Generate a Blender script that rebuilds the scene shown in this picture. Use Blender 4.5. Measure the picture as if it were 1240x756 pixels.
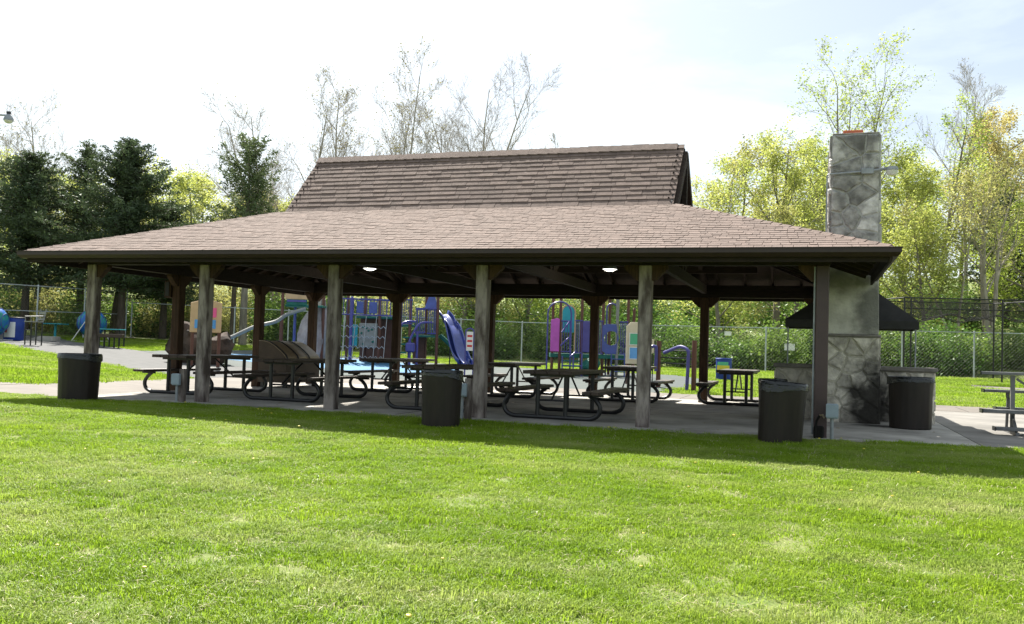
import bpy, bmesh, math, random
import numpy as np
from mathutils import Vector, Matrix
R = math.radians
S = bpy.context.scene
for o in list(bpy.data.objects): bpy.data.objects.remove(o)

# ---------------------------------------------------------------- camera
CP = Vector((-0.102, -13.542, 1.130)); YAW, PIT, ROL, FPX = 0.32064, 0.03905, 0.03121, 1103.8
fw = Vector((-math.sin(YAW)*math.cos(PIT), math.cos(YAW)*math.cos(PIT), math.sin(PIT)))
r0 = Vector((math.cos(YAW), math.sin(YAW), 0)); u0 = r0.cross(fw)
rt = r0*math.cos(ROL) + u0*math.sin(ROL); up = u0*math.cos(ROL) - r0*math.sin(ROL)
cam = bpy.data.cameras.new('camera'); co = bpy.data.objects.new('camera', cam); S.collection.objects.link(co)
co.matrix_world = Matrix(((rt.x, up.x, -fw.x, CP.x), (rt.y, up.y, -fw.y, CP.y), (rt.z, up.z, -fw.z, CP.z), (0, 0, 0, 1)))
cam.sensor_width = 36; cam.lens = 36*FPX/1240; cam.clip_start = 0.1; cam.clip_end = 2000
S.camera = co
# ---------------------------------------------------------------- sky, sun, exposure
SUN = Vector((-0.55, 0.74, 1.0)).normalized()
w = bpy.data.worlds.new('World'); S.world = w; w.use_nodes = True
nt = w.node_tree; bg = nt.nodes['Background']
sky = nt.nodes.new('ShaderNodeTexSky'); sky.sky_type = 'NISHITA'; sky.sun_disc = False
sky.sun_elevation = math.asin(SUN.z); sky.sun_rotation = math.atan2(SUN.x, SUN.y)
sky.air_density = 1.0; sky.dust_density = 2.2; sky.ozone_density = 1.0; sky.altitude = 200
tc = nt.nodes.new('ShaderNodeTexCoord'); mp = nt.nodes.new('ShaderNodeMapping'); mp.inputs['Scale'].default_value = (1.2, 1.2, 4.5)
mp.inputs['Rotation'].default_value = (0.1, 0.25, 0.5)
cn = nt.nodes.new('ShaderNodeTexNoise'); cn.inputs['Scale'].default_value = 2.2; cn.inputs['Detail'].default_value = 9; cn.inputs['Roughness'].default_value = 0.55; cn.inputs['Distortion'].default_value = 0.4
cr = nt.nodes.new('ShaderNodeValToRGB'); cr.color_ramp.elements[0].position = 0.40; cr.color_ramp.elements[1].position = 0.72
cr.color_ramp.elements[0].color = (0.28, 0.28, 0.28, 1); cr.color_ramp.elements[1].color = (0.85, 0.85, 0.85, 1)
mx = nt.nodes.new('ShaderNodeMixRGB'); mx.inputs['Color2'].default_value = (9.6, 10.4, 10.4, 1)
nt.links.new(tc.outputs['Generated'], mp.inputs['Vector']); nt.links.new(mp.outputs[0], cn.inputs['Vector'])
nt.links.new(cn.outputs['Fac'], cr.inputs['Fac']); nt.links.new(cr.outputs['Color'], mx.inputs['Fac'])
nt.links.new(sky.outputs[0], mx.inputs['Color1']); nt.links.new(mx.outputs[0], bg.inputs['Color'])
bg.inputs['Strength'].default_value = 0.050
sl = bpy.data.lights.new('sun', 'SUN'); sl.energy = 5.0; sl.angle = R(0.6); sl.color = (1.0, 0.95, 0.86)
so = bpy.data.objects.new('sun', sl); S.collection.objects.link(so); so.location = (-20, 30, 40)
so.rotation_euler = (-SUN).to_track_quat('-Z', 'Y').to_euler()
S.view_settings.view_transform = 'Standard'; S.view_settings.look = 'None'
S.view_settings.exposure = 1.5; S.view_settings.gamma = 1.0
S.render.engine = 'CYCLES'
S.cycles.max_bounces = 6; S.cycles.transparent_max_bounces = 8
S.render.resolution_x = 1024; S.render.resolution_y = 624

# ---------------------------------------------------------------- helpers
COL = S.collection
def spot(px, dist, z=0.0):
    """ground point at lateral picture position px and depth dist along the view"""
    d = fw*dist + rt*((px-620)/FPX*dist)
    return Vector((CP.x+d.x, CP.y+d.y, z))
def clamp(v, a, b): return max(a, min(b, v))
def smooth(t): t = clamp(t, 0, 1); return t*t*(3-2*t)
def T(x, y):
    z = 0.0
    if y < -0.5:
        z -= 0.04*clamp(-0.5-y, 0, 13); z += 0.02*clamp(-5-x, 0, 9)*smooth((-0.5-y)/2.5)
    z += 0.028*clamp(-14.2-x, 0, 24) + 0.02*clamp(y-11, 0, 22)
    z += 0.16*clamp(y-33, 0, 60) + 0.1*clamp(-38-x, 0, 40)
    return z
def G(px, dist):
    q = spot(px, dist); q.z = T(q.x, q.y); return q

class MB:
    def __init__(s): s.v = []; s.f = []; s.a = []
    def add(s, vs, fs, a=0.5):
        n = len(s.v); s.v += [tuple(q) for q in vs]; s.f += [tuple(i+n for i in f) for f in fs]; s.a += [a]*len(fs); return s
    def box(s, x0, x1, y0, y1, z0, z1, a=0.5):
        return s.add([(x0,y0,z0),(x1,y0,z0),(x1,y1,z0),(x0,y1,z0),(x0,y0,z1),(x1,y0,z1),(x1,y1,z1),(x0,y1,z1)],
                     [(0,3,2,1),(4,5,6,7),(0,1,5,4),(1,2,6,5),(2,3,7,6),(3,0,4,7)], a)
    def bar(s, p, q, wd, hg, upv=(0,0,1), a=0.5):
        p = Vector(p); q = Vector(q); d = (q-p).normalized(); U = Vector(upv)
        if abs(d.dot(U)) > .98: U = Vector((1,0,0))
        sd = d.cross(U).normalized(); U = sd.cross(d)
        vs = []
        for c in (p, q):
            for (i, j) in ((-1,-1),(1,-1),(1,1),(-1,1)): vs.append(c + sd*(i*wd/2) + U*(j*hg/2))
        return s.add(vs, [(0,1,2,3),(7,6,5,4),(0,4,5,1),(1,5,6,2),(2,6,7,3),(3,7,4,0)], a)
    def tube(s, pts, rad, n=8, cap=True, a=0.5):
        pts = [Vector(q) for q in pts]; m = len(pts)
        if not hasattr(rad, '__len__'): rad = [rad]*m
        base = len(s.v); prev = None
        for i, q in enumerate(pts):
            d = (pts[min(i+1, m-1)] - pts[max(i-1, 0)]).normalized()
            if prev is None:
                U = Vector((0,0,1)) if abs(d.z) < .9 else Vector((1,0,0)); sd = d.cross(U).normalized()
            else:
                sd = (prev - d*prev.dot(d)).normalized()
            prev = sd; t = d.cross(sd)
            for k in range(n):
                an = 2*math.pi*k/n; s.v.append(tuple(q + (sd*math.cos(an) + t*math.sin(an))*rad[i]))
        for i in range(m-1):
            for k in range(n):
                k2 = (k+1) % n; s.f.append((base+i*n+k, base+i*n+k2, base+(i+1)*n+k2, base+(i+1)*n+k)); s.a.append(a)
        if cap:
            s.f.append(tuple(base+k for k in reversed(range(n)))); s.f.append(tuple(base+(m-1)*n+k for k in range(n))); s.a += [a, a]
        return s
    def lathe(s, prof, c=(0,0,0), n=24, a=0.5, wob=None):
        base = len(s.v); m = len(prof)
        for i, (r, z) in enumerate(prof):
            for k in range(n):
                an = 2*math.pi*k/n; rr = r*(1+(wob(an, z) if wob else 0)); s.v.append((c[0]+rr*math.cos(an), c[1]+rr*math.sin(an), c[2]+z))
        for i in range(m-1):
            for k in range(n):
                k2 = (k+1) % n; s.f.append((base+i*n+k, base+i*n+k2, base+(i+1)*n+k2, base+(i+1)*n+k)); s.a.append(a)
        s.f.append(tuple(base+k for k in reversed(range(n)))); s.f.append(tuple(base+(m-1)*n+k for k in range(n))); s.a += [a, a]
        return s
    def prism(s, poly, ax, lo, hi, a=0.5):
        """extrude polygon of 2-D points along axis ax ('x','y','z')"""
        def P(q, t): return {'x': (t,q[0],q[1]), 'y': (q[0],t,q[1]), 'z': (q[0],q[1],t)}[ax]
        n = len(poly)
        return s.add([P(q, lo) for q in poly] + [P(q, hi) for q in poly],
                     [tuple(range(n)), tuple(reversed(range(n, 2*n)))] + [(i, (i+1) % n, n+(i+1) % n, n+i) for i in range(n)], a)
    def mesh(s, name, mat, bevel=0, sm=False, attr=False):
        me = bpy.data.meshes.new(name); me.from_pydata(s.v, [], s.f)
        if attr:
            at = me.attributes.new('tone', 'FLOAT', 'FACE'); at.data.foreach_set('value', s.a)
        bm = bmesh.new(); bm.from_mesh(me); bmesh.ops.recalc_face_normals(bm, faces=bm.faces)
        if bevel: bmesh.ops.bevel(bm, geom=[e for e in bm.edges if len(e.link_faces) == 2 and e.calc_face_angle(0) > .6], offset=bevel, segments=1, affect='EDGES')
        bm.to_mesh(me); bm.free()
        if sm:
            for p in me.polygons: p.use_smooth = True
            try: me.set_sharp_from_angle(angle=R(40))
            except Exception: pass
        me.materials.append(M[mat]); return me
    def build(s, name, mat, parent=None, loc=None, bevel=0, sm=False, attr=False):
        return link(name, s.mesh(name, mat, bevel, sm, attr), parent, loc)
def link(name, me, parent=None, loc=None):
    o = bpy.data.objects.new(name, me); COL.objects.link(o)
    if parent: o.parent = parent
    if loc is not None: o.location = loc
    return o
def tag(o, label=None, cat=None, group=None, kind=None):
    if label: o['label'] = label
    if cat: o['category'] = cat
    if group: o['group'] = group
    if kind: o['kind'] = kind
    return o
def thing(name, label, cat, loc=(0,0,0), rz=0, group=None):
    o = bpy.data.objects.new(name, None); COL.objects.link(o); o.location = loc; o.rotation_euler = (0,0,rz); o.empty_display_size = .3
    return tag(o, label, cat, group)
def dup(root, loc, rz=0, label=None, group=None, sc=None):
    def cp(o, par):
        c = o.copy(); COL.objects.link(c); c.parent = par
        for ch in [x for x in bpy.data.objects if x.parent == o]: cp(ch, c)
        return c
    c = cp(root, None); c.location = loc; c.rotation_euler = (0,0,rz)
    if label: c['label'] = label
    if group: c['group'] = group
    if sc: c.scale = (sc,)*3
    return c
def bez(pts, n=8):
    """catmull-rom through pts"""
    P = [Vector(q) for q in pts]; P = [P[0]*2-P[1]] + P + [P[-1]*2-P[-2]]; out = []
    for i in range(1, len(P)-2):
        for k in range(n):
            t = k/n; a, b, c, d = P[i-1:i+3]
            out.append(.5*((2*b)+(c-a)*t+(2*a-5*b+4*c-d)*t*t+(3*b-a-3*c+d)*t**3))
    out.append(P[-2]); return out

# ---------------------------------------------------------------- materials
M = {}
def mat(name, col, rough=.7, var=.25, scale=8, metal=0, spec=.3, bump=0, bscale=40, stretch=(1,1,1), col2=None, detail=6, coord='Object', rnd=0.0, attr=0.0, lo=.35, hi=.65):
    m = bpy.data.materials.new(name); m.use_nodes = True; n = m.node_tree; L = n.links.new
    b = n.nodes['Principled BSDF']; b.inputs['Roughness'].default_value = rough; b.inputs['Metallic'].default_value = metal
    b.inputs['Specular IOR Level'].default_value = spec
    tcn = n.nodes.new('ShaderNodeTexCoord'); mpn = n.nodes.new('ShaderNodeMapping'); mpn.inputs['Scale'].default_value = stretch
    L(tcn.outputs[coord], mpn.inputs['Vector'])
    if coord == 'Object' and rnd:
        oi = n.nodes.new('ShaderNodeObjectInfo'); sc = n.nodes.new('ShaderNodeMath'); sc.operation = 'MULTIPLY'; sc.inputs[1].default_value = 40; L(oi.outputs['Random'], sc.inputs[0]); L(sc.outputs[0], mpn.inputs['Location'])
    ns = n.nodes.new('ShaderNodeTexNoise'); ns.inputs['Scale'].default_value = scale; ns.inputs['Detail'].default_value = detail; ns.inputs['Roughness'].default_value = .6
    L(mpn.outputs[0], ns.inputs['Vector'])
    rp = n.nodes.new('ShaderNodeValToRGB'); rp.color_ramp.elements[0].position = lo; rp.color_ramp.elements[1].position = hi
    c2 = col2 or tuple(min(1, c*(1+var)) for c in col); c1 = col if col2 else tuple(c*(1-var) for c in col)
    rp.color_ramp.elements[0].color = (*c1, 1); rp.color_ramp.elements[1].color = (*c2, 1)
    L(ns.outputs['Fac'], rp.inputs['Fac']); out = rp.outputs['Color']
    if rnd or attr:
        src = None
        if rnd:
            oi2 = n.nodes.new('ShaderNodeObjectInfo'); src = oi2.outputs['Random']; amt = rnd
        if attr:
            an = n.nodes.new('ShaderNodeAttribute'); an.attribute_name = 'tone'; src = an.outputs['Fac']; amt = attr
        mr = n.nodes.new('ShaderNodeMapRange'); mr.inputs['To Min'].default_value = 1-amt; mr.inputs['To Max'].default_value = 1+amt; L(src, mr.inputs['Value'])
        hv = n.nodes.new('ShaderNodeHueSaturation'); L(out, hv.inputs['Color']); L(mr.outputs[0], hv.inputs['Value']); out = hv.outputs[0]
    L(out, b.inputs['Base Color'])
    if bump:
        bn = n.nodes.new('ShaderNodeTexNoise'); bn.inputs['Scale'].default_value = bscale; bn.inputs['Detail'].default_value = 5; L(mpn.outputs[0], bn.inputs['Vector'])
        bp = n.nodes.new('ShaderNodeBump'); bp.inputs['Strength'].default_value = bump; bp.inputs['Distance'].default_value = .02; L(bn.outputs['Fac'], bp.inputs['Height']); L(bp.outputs[0], b.inputs['Normal'])
    M[name] = m; return m
def leafmat(name, c1, c2, trans=.45, scale=.8, dry=None, jit=.3, gloss=.03):
    m = bpy.data.materials.new(name); m.use_nodes = True; n = m.node_tree; L = n.links.new
    for q in list(n.nodes): n.nodes.remove(q)
    o = n.nodes.new('ShaderNodeOutputMaterial'); df = n.nodes.new('ShaderNodeBsdfDiffuse'); tr = n.nodes.new('ShaderNodeBsdfTranslucent'); gl = n.nodes.new('ShaderNodeBsdfGlossy'); gl.inputs['Roughness'].default_value = .45; gl.inputs['Color'].default_value = (.9,.95,.9,1)
    m1 = n.nodes.new('ShaderNodeMixShader'); m1.inputs[0].default_value = trans; m2 = n.nodes.new('ShaderNodeMixShader'); m2.inputs[0].default_value = gloss
    ge = n.nodes.new('ShaderNodeNewGeometry'); ns = n.nodes.new('ShaderNodeTexNoise'); ns.inputs['Scale'].default_value = scale; ns.inputs['Detail'].default_value = 8; ns.inputs['Roughness'].default_value = .7
    rp = n.nodes.new('ShaderNodeValToRGB'); rp.color_ramp.elements[0].position = .36; rp.color_ramp.elements[1].position = .64
    rp.color_ramp.elements[0].color = (*c1, 1); rp.color_ramp.elements[1].color = (*c2, 1)
    L(ge.outputs['Position'], ns.inputs['Vector']); L(ns.outputs['Fac'], rp.inputs['Fac']); out = rp.outputs[0]
    # every leaf its own tone
    hv = n.nodes.new('ShaderNodeHueSaturation'); mr = n.nodes.new('ShaderNodeMapRange'); mr.inputs['To Min'].default_value = 1-jit; mr.inputs['To Max'].default_value = 1+jit
    L(ge.outputs['Random Per Island'], mr.inputs['Value']); L(mr.outputs[0], hv.inputs['Value']); L(out, hv.inputs['Color']); out = hv.outputs[0]
    if dry:
        n2 = n.nodes.new('ShaderNodeTexNoise'); n2.inputs['Scale'].default_value = dry[1]; n2.inputs['Detail'].default_value = 6; n2.inputs['Roughness'].default_value = .65; mp2 = n.nodes.new('ShaderNodeMapping'); mp2.inputs['Rotation'].default_value = (0, 0, .75); mp2.inputs['Scale'].default_value = (.45, 1.5, 1); L(ge.outputs['Position'], mp2.inputs['Vector']); L(mp2.outputs[0], n2.inputs['Vector'])
        r2 = n.nodes.new('ShaderNodeValToRGB'); r2.color_ramp.elements[0].position = dry[2]; r2.color_ramp.elements[1].position = dry[3]; L(n2.outputs['Fac'], r2.inputs['Fac'])
        mm = n.nodes.new('ShaderNodeMixRGB'); L(r2.outputs[0], mm.inputs['Fac']); L(out, mm.inputs['Color1']); mm.inputs['Color2'].default_value = (*dry[0], 1); out = mm.outputs[0]
    L(out, df.inputs['Color']); L(out, tr.inputs['Color'])
    L(df.outputs[0], m1.inputs[1]); L(tr.outputs[0], m1.inputs[2]); L(m1.outputs[0], m2.inputs[1]); L(gl.outputs[0], m2.inputs[2]); L(m2.outputs[0], o.inputs['Surface'])
    M[name] = m; return m

mat('concrete_sun_toned', (.185,.175,.16), .85, .25, .9, bump=.15, bscale=60, detail=10)  # darker copy of the slab concrete, toned down for full sun
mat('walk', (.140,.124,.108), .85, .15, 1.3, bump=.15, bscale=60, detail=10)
mat('fence_metal', (.42,.45,.47), .5, .12, 9, metal=.3)
mat('concrete', (.31,.295,.265), .85, .4, .9, bump=.15, bscale=60, detail=10)
mat('asphalt', (.085,.086,.086), .9, .15, 3, bump=.2, bscale=90, detail=9)
mat('rubber_grey', (.06,.075,.072), .9, .12, 2.5, bump=.1, bscale=90)
mat('rubber_blue', (.05,.16,.30), .85, .2, 2, bump=.1, bscale=90)
mat('soil', (.10,.15,.03), .95, .35, 3, col2=(.17,.19,.055), bump=.5, bscale=30)
mat('shingle_one', (.154,.112,.095), .92, .16, 9, bump=.35, bscale=220, rnd=.14)
mat('shingle_many', (.154,.112,.095), .92, .16, 9, bump=.35, bscale=220, attr=.11)
mat('gutter', (.027,.0155,.013), .45, .12, 5, spec=.4)
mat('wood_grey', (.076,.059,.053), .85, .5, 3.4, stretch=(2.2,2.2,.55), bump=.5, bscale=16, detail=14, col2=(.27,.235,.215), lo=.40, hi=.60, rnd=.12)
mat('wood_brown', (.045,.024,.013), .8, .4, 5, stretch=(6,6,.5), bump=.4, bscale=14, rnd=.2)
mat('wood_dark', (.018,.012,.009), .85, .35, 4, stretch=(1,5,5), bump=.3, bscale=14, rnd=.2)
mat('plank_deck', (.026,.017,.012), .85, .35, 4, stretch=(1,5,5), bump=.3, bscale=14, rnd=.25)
mat('plank_table', (.038,.024,.018), .55, .3, 6, stretch=(6,1,6), spec=.4, bump=.1, bscale=30, rnd=.2)
mat('frame_black', (.010,.010,.011), .4, .2, 6, spec=.5)
mat('steel_sleeve', (.060,.036,.038), .45, .15, 3, spec=.4)
mat('galv', (.27,.29,.31), .55, .15, 9, metal=.3)
mat('bleacher_metal', (.15,.152,.155), .55, .2, 6, metal=.2)
mat('box_grey', (.27,.33,.38), .5, .1, 6)
mat('can_brown', (.014,.0092,.0072), .5, .25, 4, stretch=(3,3,.6), spec=.35)
mat('bag_black', (.008,.0095,.011), .24, .2, 6, spec=.5, bump=.5, bscale=25)
mat('stone', (.54,.50,.43), .9, .38, 5, bump=1.0, bscale=16, rnd=.22, detail=10)
mat('stone_dark', (.33,.322,.31), .9, .5, 4.5, bump=1.0, bscale=16, rnd=.34, detail=13)
mat('mortar', (.47,.44,.37), .95, .2, 6, bump=.5, bscale=30)
mat('mortar_dark', (.36,.355,.345), .95, .25, 5, bump=.5, bscale=30)
mat('cap_stone', (.20,.185,.165), .9, .3, 5, bump=.5, bscale=20)
mat('clay', (.45,.13,.07), .85, .2, 8)
mat('hood', (.014,.013,.013), .5, .4, 4, bump=.2, bscale=8)
mat('soot', (.012,.011,.010), .9, .3, 5)
mat('bark_grey', (.20,.175,.145), .9, .3, 3, stretch=(3,3,.6), bump=.6, bscale=9)
mat('bark_dark', (.085,.068,.052), .95, .3, 3, stretch=(3,3,.6), bump=.6, bscale=9)
mat('twig', (.36,.33,.285), .9, .2, 3)
mat('bark_pale', (.34,.30,.24), .9, .3, 3, stretch=(3,3,.6), bump=.5, bscale=9)
mat('play_brown', (.115,.050,.036), .5, .1, 4)
mat('play_purple', (.060,.055,.24), .4, .1, 4, spec=.5)
mat('play_blue', (.045,.075,.28), .35, .15, 3, spec=.5)
mat('slide_blue', (.035,.055,.22), .25, .15, 3, spec=.6)
mat('play_green', (.012,.12,.095), .5, .15, 4)
mat('play_teal', (.03,.30,.36), .45, .15, 2)
mat('play_pink', (.50,.11,.45), .45, .1, 3)
mat('play_tan', (.52,.35,.20), .6, .1, 3)
mat('play_cream', (.62,.54,.40), .6, .08, 3)
mat('pane_green', (.10,.42,.24), .4, .1, 3)
mat('pane_blue', (.14,.36,.70), .4, .15, 3)
mat('square_pink', (.70,.10,.26), .5, .1, 3)
mat('square_blue', (.10,.30,.62), .5, .1, 3)
mat('rock', (.058,.042,.034), .95, .5, 2.5, bump=.8, bscale=6)
mat('rock_pale', (.30,.265,.265), .9, .25, 2.5, bump=.6, bscale=7)
mat('tan_lid', (.27,.21,.135), .5, .15, 3, spec=.5)
mat('brown_body', (.055,.039,.027), .6, .2, 3)
mat('strap', (.012,.010,.009), .6, .2, 6)
mat('white_paint', (.72,.72,.70), .5, .06, 3)
mat('red_print', (.55,.05,.05), .6, .1, 3)
mat('yellow', (.62,.52,.06), .5, .1, 3)
mat('bin_blue', (.02,.05,.26), .45, .15, 3)
mat('ball', (.02,.12,.42), .4, .2, 3.2, col2=(.02,.24,.20), lo=.45, hi=.55)
mat('bench_grey', (.22,.22,.21), .6, .15, 5)
mat('net', (.012,.012,.012), .9, .1, 5)
mat('fence_wire', (.10,.105,.11), .6, .1, 5)
mat('chain', (.33,.34,.36), .4, .1, 5, metal=.6)
mat('plaster', (.30,.285,.255), .9, .2, 2.6, col2=(.62,.60,.545), bump=.6, bscale=22, detail=13, lo=.30, hi=.62)
mat('leaf_litter', (.30,.24,.12), .9, .3, 5)
leafmat('grass', (.168,.28,.016), (.258,.372,.028), .55, .8, dry=((.45,.46,.21), .75, .47, .86), jit=.24, gloss=.012)
leafmat('grass_straw', (.42,.37,.22), (.52,.48,.30), .3, 2)
leafmat('weed', (.11,.20,.014), (.18,.275,.022), .45, 2)
leafmat('leaf_spring', (.34,.40,.08), (.50,.52,.15), .58, .35)
leafmat('leaf_green', (.25,.34,.05), (.40,.46,.09), .58, .35)
leafmat('leaf_gold', (.46,.38,.13), (.54,.48,.18), .5, .35)
leafmat('leaf_bush', (.055,.125,.020), (.12,.21,.036), .45, .4, jit=.18)
leafmat('leaf_bush_light', (.11,.19,.03), (.20,.29,.055), .45, .4, jit=.18)
leafmat('leaf_olive', (.30,.30,.09), (.43,.42,.14), .5, .35)
leafmat('needle', (.040,.068,.030), (.085,.115,.05), .3, .5)
leafmat('needle_pine', (.07,.105,.04), (.13,.165,.065), .3, .5)
leafmat('bud', (.20,.18,.07), (.28,.26,.10), .4, .4)
def emis(name, col, st):
    m = bpy.data.materials.new(name); m.use_nodes = True; b = m.node_tree.nodes['Principled BSDF']
    b.inputs['Base Color'].default_value = (.8,.8,.8,1); b.inputs['Emission Color'].default_value = (*col, 1); b.inputs['Emission Strength'].default_value = st; M[name] = m
emis('lamp_lit', (1, .96, .86), 1.3)
def glassmat():
    m = bpy.data.materials.new('lamp_glass'); m.use_nodes = True; b = m.node_tree.nodes['Principled BSDF']; b.inputs['Base Color'].default_value = (.75,.75,.72,1); b.inputs['Roughness'].default_value = .3; b.inputs['Transmission Weight'].default_value = .3; M['lamp_glass'] = m
glassmat()
def stain(name, centre, rad, scl, col=(.012,.011,.010), strength=.93, nscale=4.5):
    """an irregular soot stain with a shape of its own round a world point"""
    m = M[name]; n = m.node_tree; L = n.links.new; b = n.nodes['Principled BSDF']; src = b.inputs['Base Color'].links[0].from_socket
    ge = n.nodes.new('ShaderNodeNewGeometry'); sb = n.nodes.new('ShaderNodeVectorMath'); sb.operation = 'SUBTRACT'; sb.inputs[1].default_value = centre; L(ge.outputs['Position'], sb.inputs[0])
    ml = n.nodes.new('ShaderNodeVectorMath'); ml.operation = 'MULTIPLY'; ml.inputs[1].default_value = scl; L(sb.outputs[0], ml.inputs[0])
    ln = n.nodes.new('ShaderNodeVectorMath'); ln.operation = 'LENGTH'; L(ml.outputs[0], ln.inputs[0])
    ns = n.nodes.new('ShaderNodeTexNoise'); ns.inputs['Scale'].default_value = nscale; ns.inputs['Detail'].default_value = 7; L(ge.outputs['Position'], ns.inputs['Vector'])
    ad = n.nodes.new('ShaderNodeMath'); ad.operation = 'MULTIPLY_ADD'; L(ns.outputs['Fac'], ad.inputs[0]); ad.inputs[1].default_value = rad*1.3; L(ln.outputs['Value'], ad.inputs[2])
    mr = n.nodes.new('ShaderNodeMapRange'); mr.inputs['From Min'].default_value = rad*1.25; mr.inputs['From Max'].default_value = rad*1.95; mr.inputs['To Min'].default_value = strength; mr.inputs['To Max'].default_value = 0; L(ad.outputs[0], mr.inputs['Value'])
    mx = n.nodes.new('ShaderNodeMixRGB'); mx.inputs['Color2'].default_value = (*col, 1); L(mr.outputs[0], mx.inputs['Fac']); L(src, mx.inputs['Color1']); L(mx.outputs[0], b.inputs['Base Color'])
stain('stone', (1.0, 3.35, .18), .54, (.95, .35, .55)); stain('mortar', (1.0, 3.35, .18), .54, (.95, .35, .55)); stain('concrete', (0.95, 2.95, 0), .30, (.7, 1.2, 1))
stain('stone_dark', (.62, 3.35, 5.02), .28, (.9, .5, .8), (.045,.042,.04), .7, 6); stain('stone_dark', (.3, 3.35, 4.0), .2, (1.6, .5, .7), (.09,.088,.085), .5, 7)
stain('plaster', (.84, 3.3, 2.0), .28, (1, .4, .5), (.08,.08,.076), .75, 6); stain('plaster', (.3, 3.3, 2.5), .25, (.7, .4, 1.1), (.06,.058,.054), .6, 5)

# ---------------------------------------------------------------- the ground
def axis(lo, hi, dense_lo, dense_hi, d, g):
    out = []; v = lo
    while v < hi:
        out.append(v); v += d if dense_lo <= v < dense_hi else g
    return out + [hi]
xs = axis(-130, 130, -40, 12, 1.0, 6); ys = axis(-40, 160, -16, 34, 1.0, 6)
rg = random.Random(3)
vs = [(x, y, T(x, y)-.004+(rg.uniform(-.012, .012) if y < -1.5 else 0)) for y in ys for x in xs]; nx = len(xs)
fs = [(j*nx+i, j*nx+i+1, (j+1)*nx+i+1, (j+1)*nx+i) for j in range(len(ys)-1) for i in range(nx-1)]
b = MB(); b.v = vs; b.f = fs; b.a = [.5]*len(fs)
tag(b.build('lawn_ground', 'soil', sm=True), kind='structure')

def sheet(name, poly, mt, h, step=1.0, thick=.10):
    """a paved sheet h above the terrain, with an edge, gridded so that it follows the ground"""
    bm = bmesh.new(); f = bm.faces.new([bm.verts.new((x, y, 0)) for x, y in poly])
    x0, x1 = min(q[0] for q in poly), max(q[0] for q in poly); y0, y1 = min(q[1] for q in poly), max(q[1] for q in poly)
    for a, lo, hi in ((0, x0, x1), (1, y0, y1)):
        v = lo+step
        while v < hi:
            co_ = Vector((v, 0, 0) if a == 0 else (0, v, 0)); no = Vector((1, 0, 0) if a == 0 else (0, 1, 0))
            bmesh.ops.bisect_plane(bm, geom=list(bm.verts)+list(bm.edges)+list(bm.faces), plane_co=co_, plane_no=no); v += step
    bmesh.ops.recalc_face_normals(bm, faces=bm.faces)
    if sum(f.normal.z for f in bm.faces) < 0: bmesh.ops.reverse_faces(bm, faces=bm.faces)
    ed = [e for e in bm.edges if len(e.link_faces) == 1]
    for v in bm.verts: v.co.z = T(v.co.x, v.co.y)+h
    ex = bmesh.ops.extrude_edge_only(bm, edges=ed)
    for v in ex['geom']:
        if isinstance(v, bmesh.types.BMVert): v.co.z -= thick
    me = bpy.data.meshes.new(name); bm.to_mesh(me); bm.free(); me.materials.append(M[mt])
    return tag(link(name, me), kind='structure')
slab = sheet('shelter_floor', [(-12.9,-.6),(-9,-.42),(-2.2,-.5),(-.6,-.38),(1.4,0.0),(2.05,.03),(2.05,8.9),(-12.9,8.9)], 'concrete', .012)
sheet('sunlit_slab_left', [(-15.7,-.35),(-13.2,-.62),(-12.915,-.6),(-12.915,8.9),(-15.7,8.9)], 'walk', .012)  # left end of the slab, colour darkened to hold down the sunlight there
sheet('sunlit_slab_right', [(2.065,.03),(6.5,.3),(9,.5),(9,8.9),(2.065,8.9)], 'concrete_sun_toned', .012)  # right end of the same slab, sunlit part given a darker concrete colour
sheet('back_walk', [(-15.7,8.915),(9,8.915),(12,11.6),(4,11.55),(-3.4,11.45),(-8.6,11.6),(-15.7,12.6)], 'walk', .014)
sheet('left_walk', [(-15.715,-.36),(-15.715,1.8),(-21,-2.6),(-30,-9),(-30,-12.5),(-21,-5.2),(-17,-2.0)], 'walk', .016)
sheet('right_path', [(5.0,22.6),(9,18.3),(14,12.2),(17,13.5),(11,20.4),(5.3,24.3)], 'walk', .012)
sheet('asphalt_path', [(-40,21),(-33,16.4),(-25.1,12),(-19.7,8.8),(-15.72,6.8),(-15.72,12.6),(-20,13.5),(-27,18),(-33,21),(-38,24.5)], 'asphalt', .012)
sheet('play_surface', [(-27,18.03),(-20,13.53),(-15.7,12.63),(-8.6,11.63),(-4.3,11.5),(-3.6,15.5),(-3.4,19.3),(-5.2,22.6),(-12,24),(-26,24.5)], 'rubber_grey', .013)
sheet('blue_play_patch', [(-24.5,20.2),(-21.5,16.4),(-15.5,15.2),(-13.2,16.6),(-13.0,19),(-14,22.0),(-20,22.8)], 'rubber_blue', .020, thick=.015)
# control joints sawn into the concrete
j = MB()
for x in (-12.75,-9.5,-6.4,-3.2,0.05,3.2): j.box(x-.006, x+.006, 9.0, 11.3, .0145, .0165)
for x in (-12.75,-6.4): j.box(x-.006, x+.006, -.30, 8.85, .0125, .0145)
for y in (4.2,): j.box(-12.8, 0, y-.006, y+.006, .0125, .0145)
tag(j.build('concrete_joints', 'soot', slab), kind='stuff')

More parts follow.
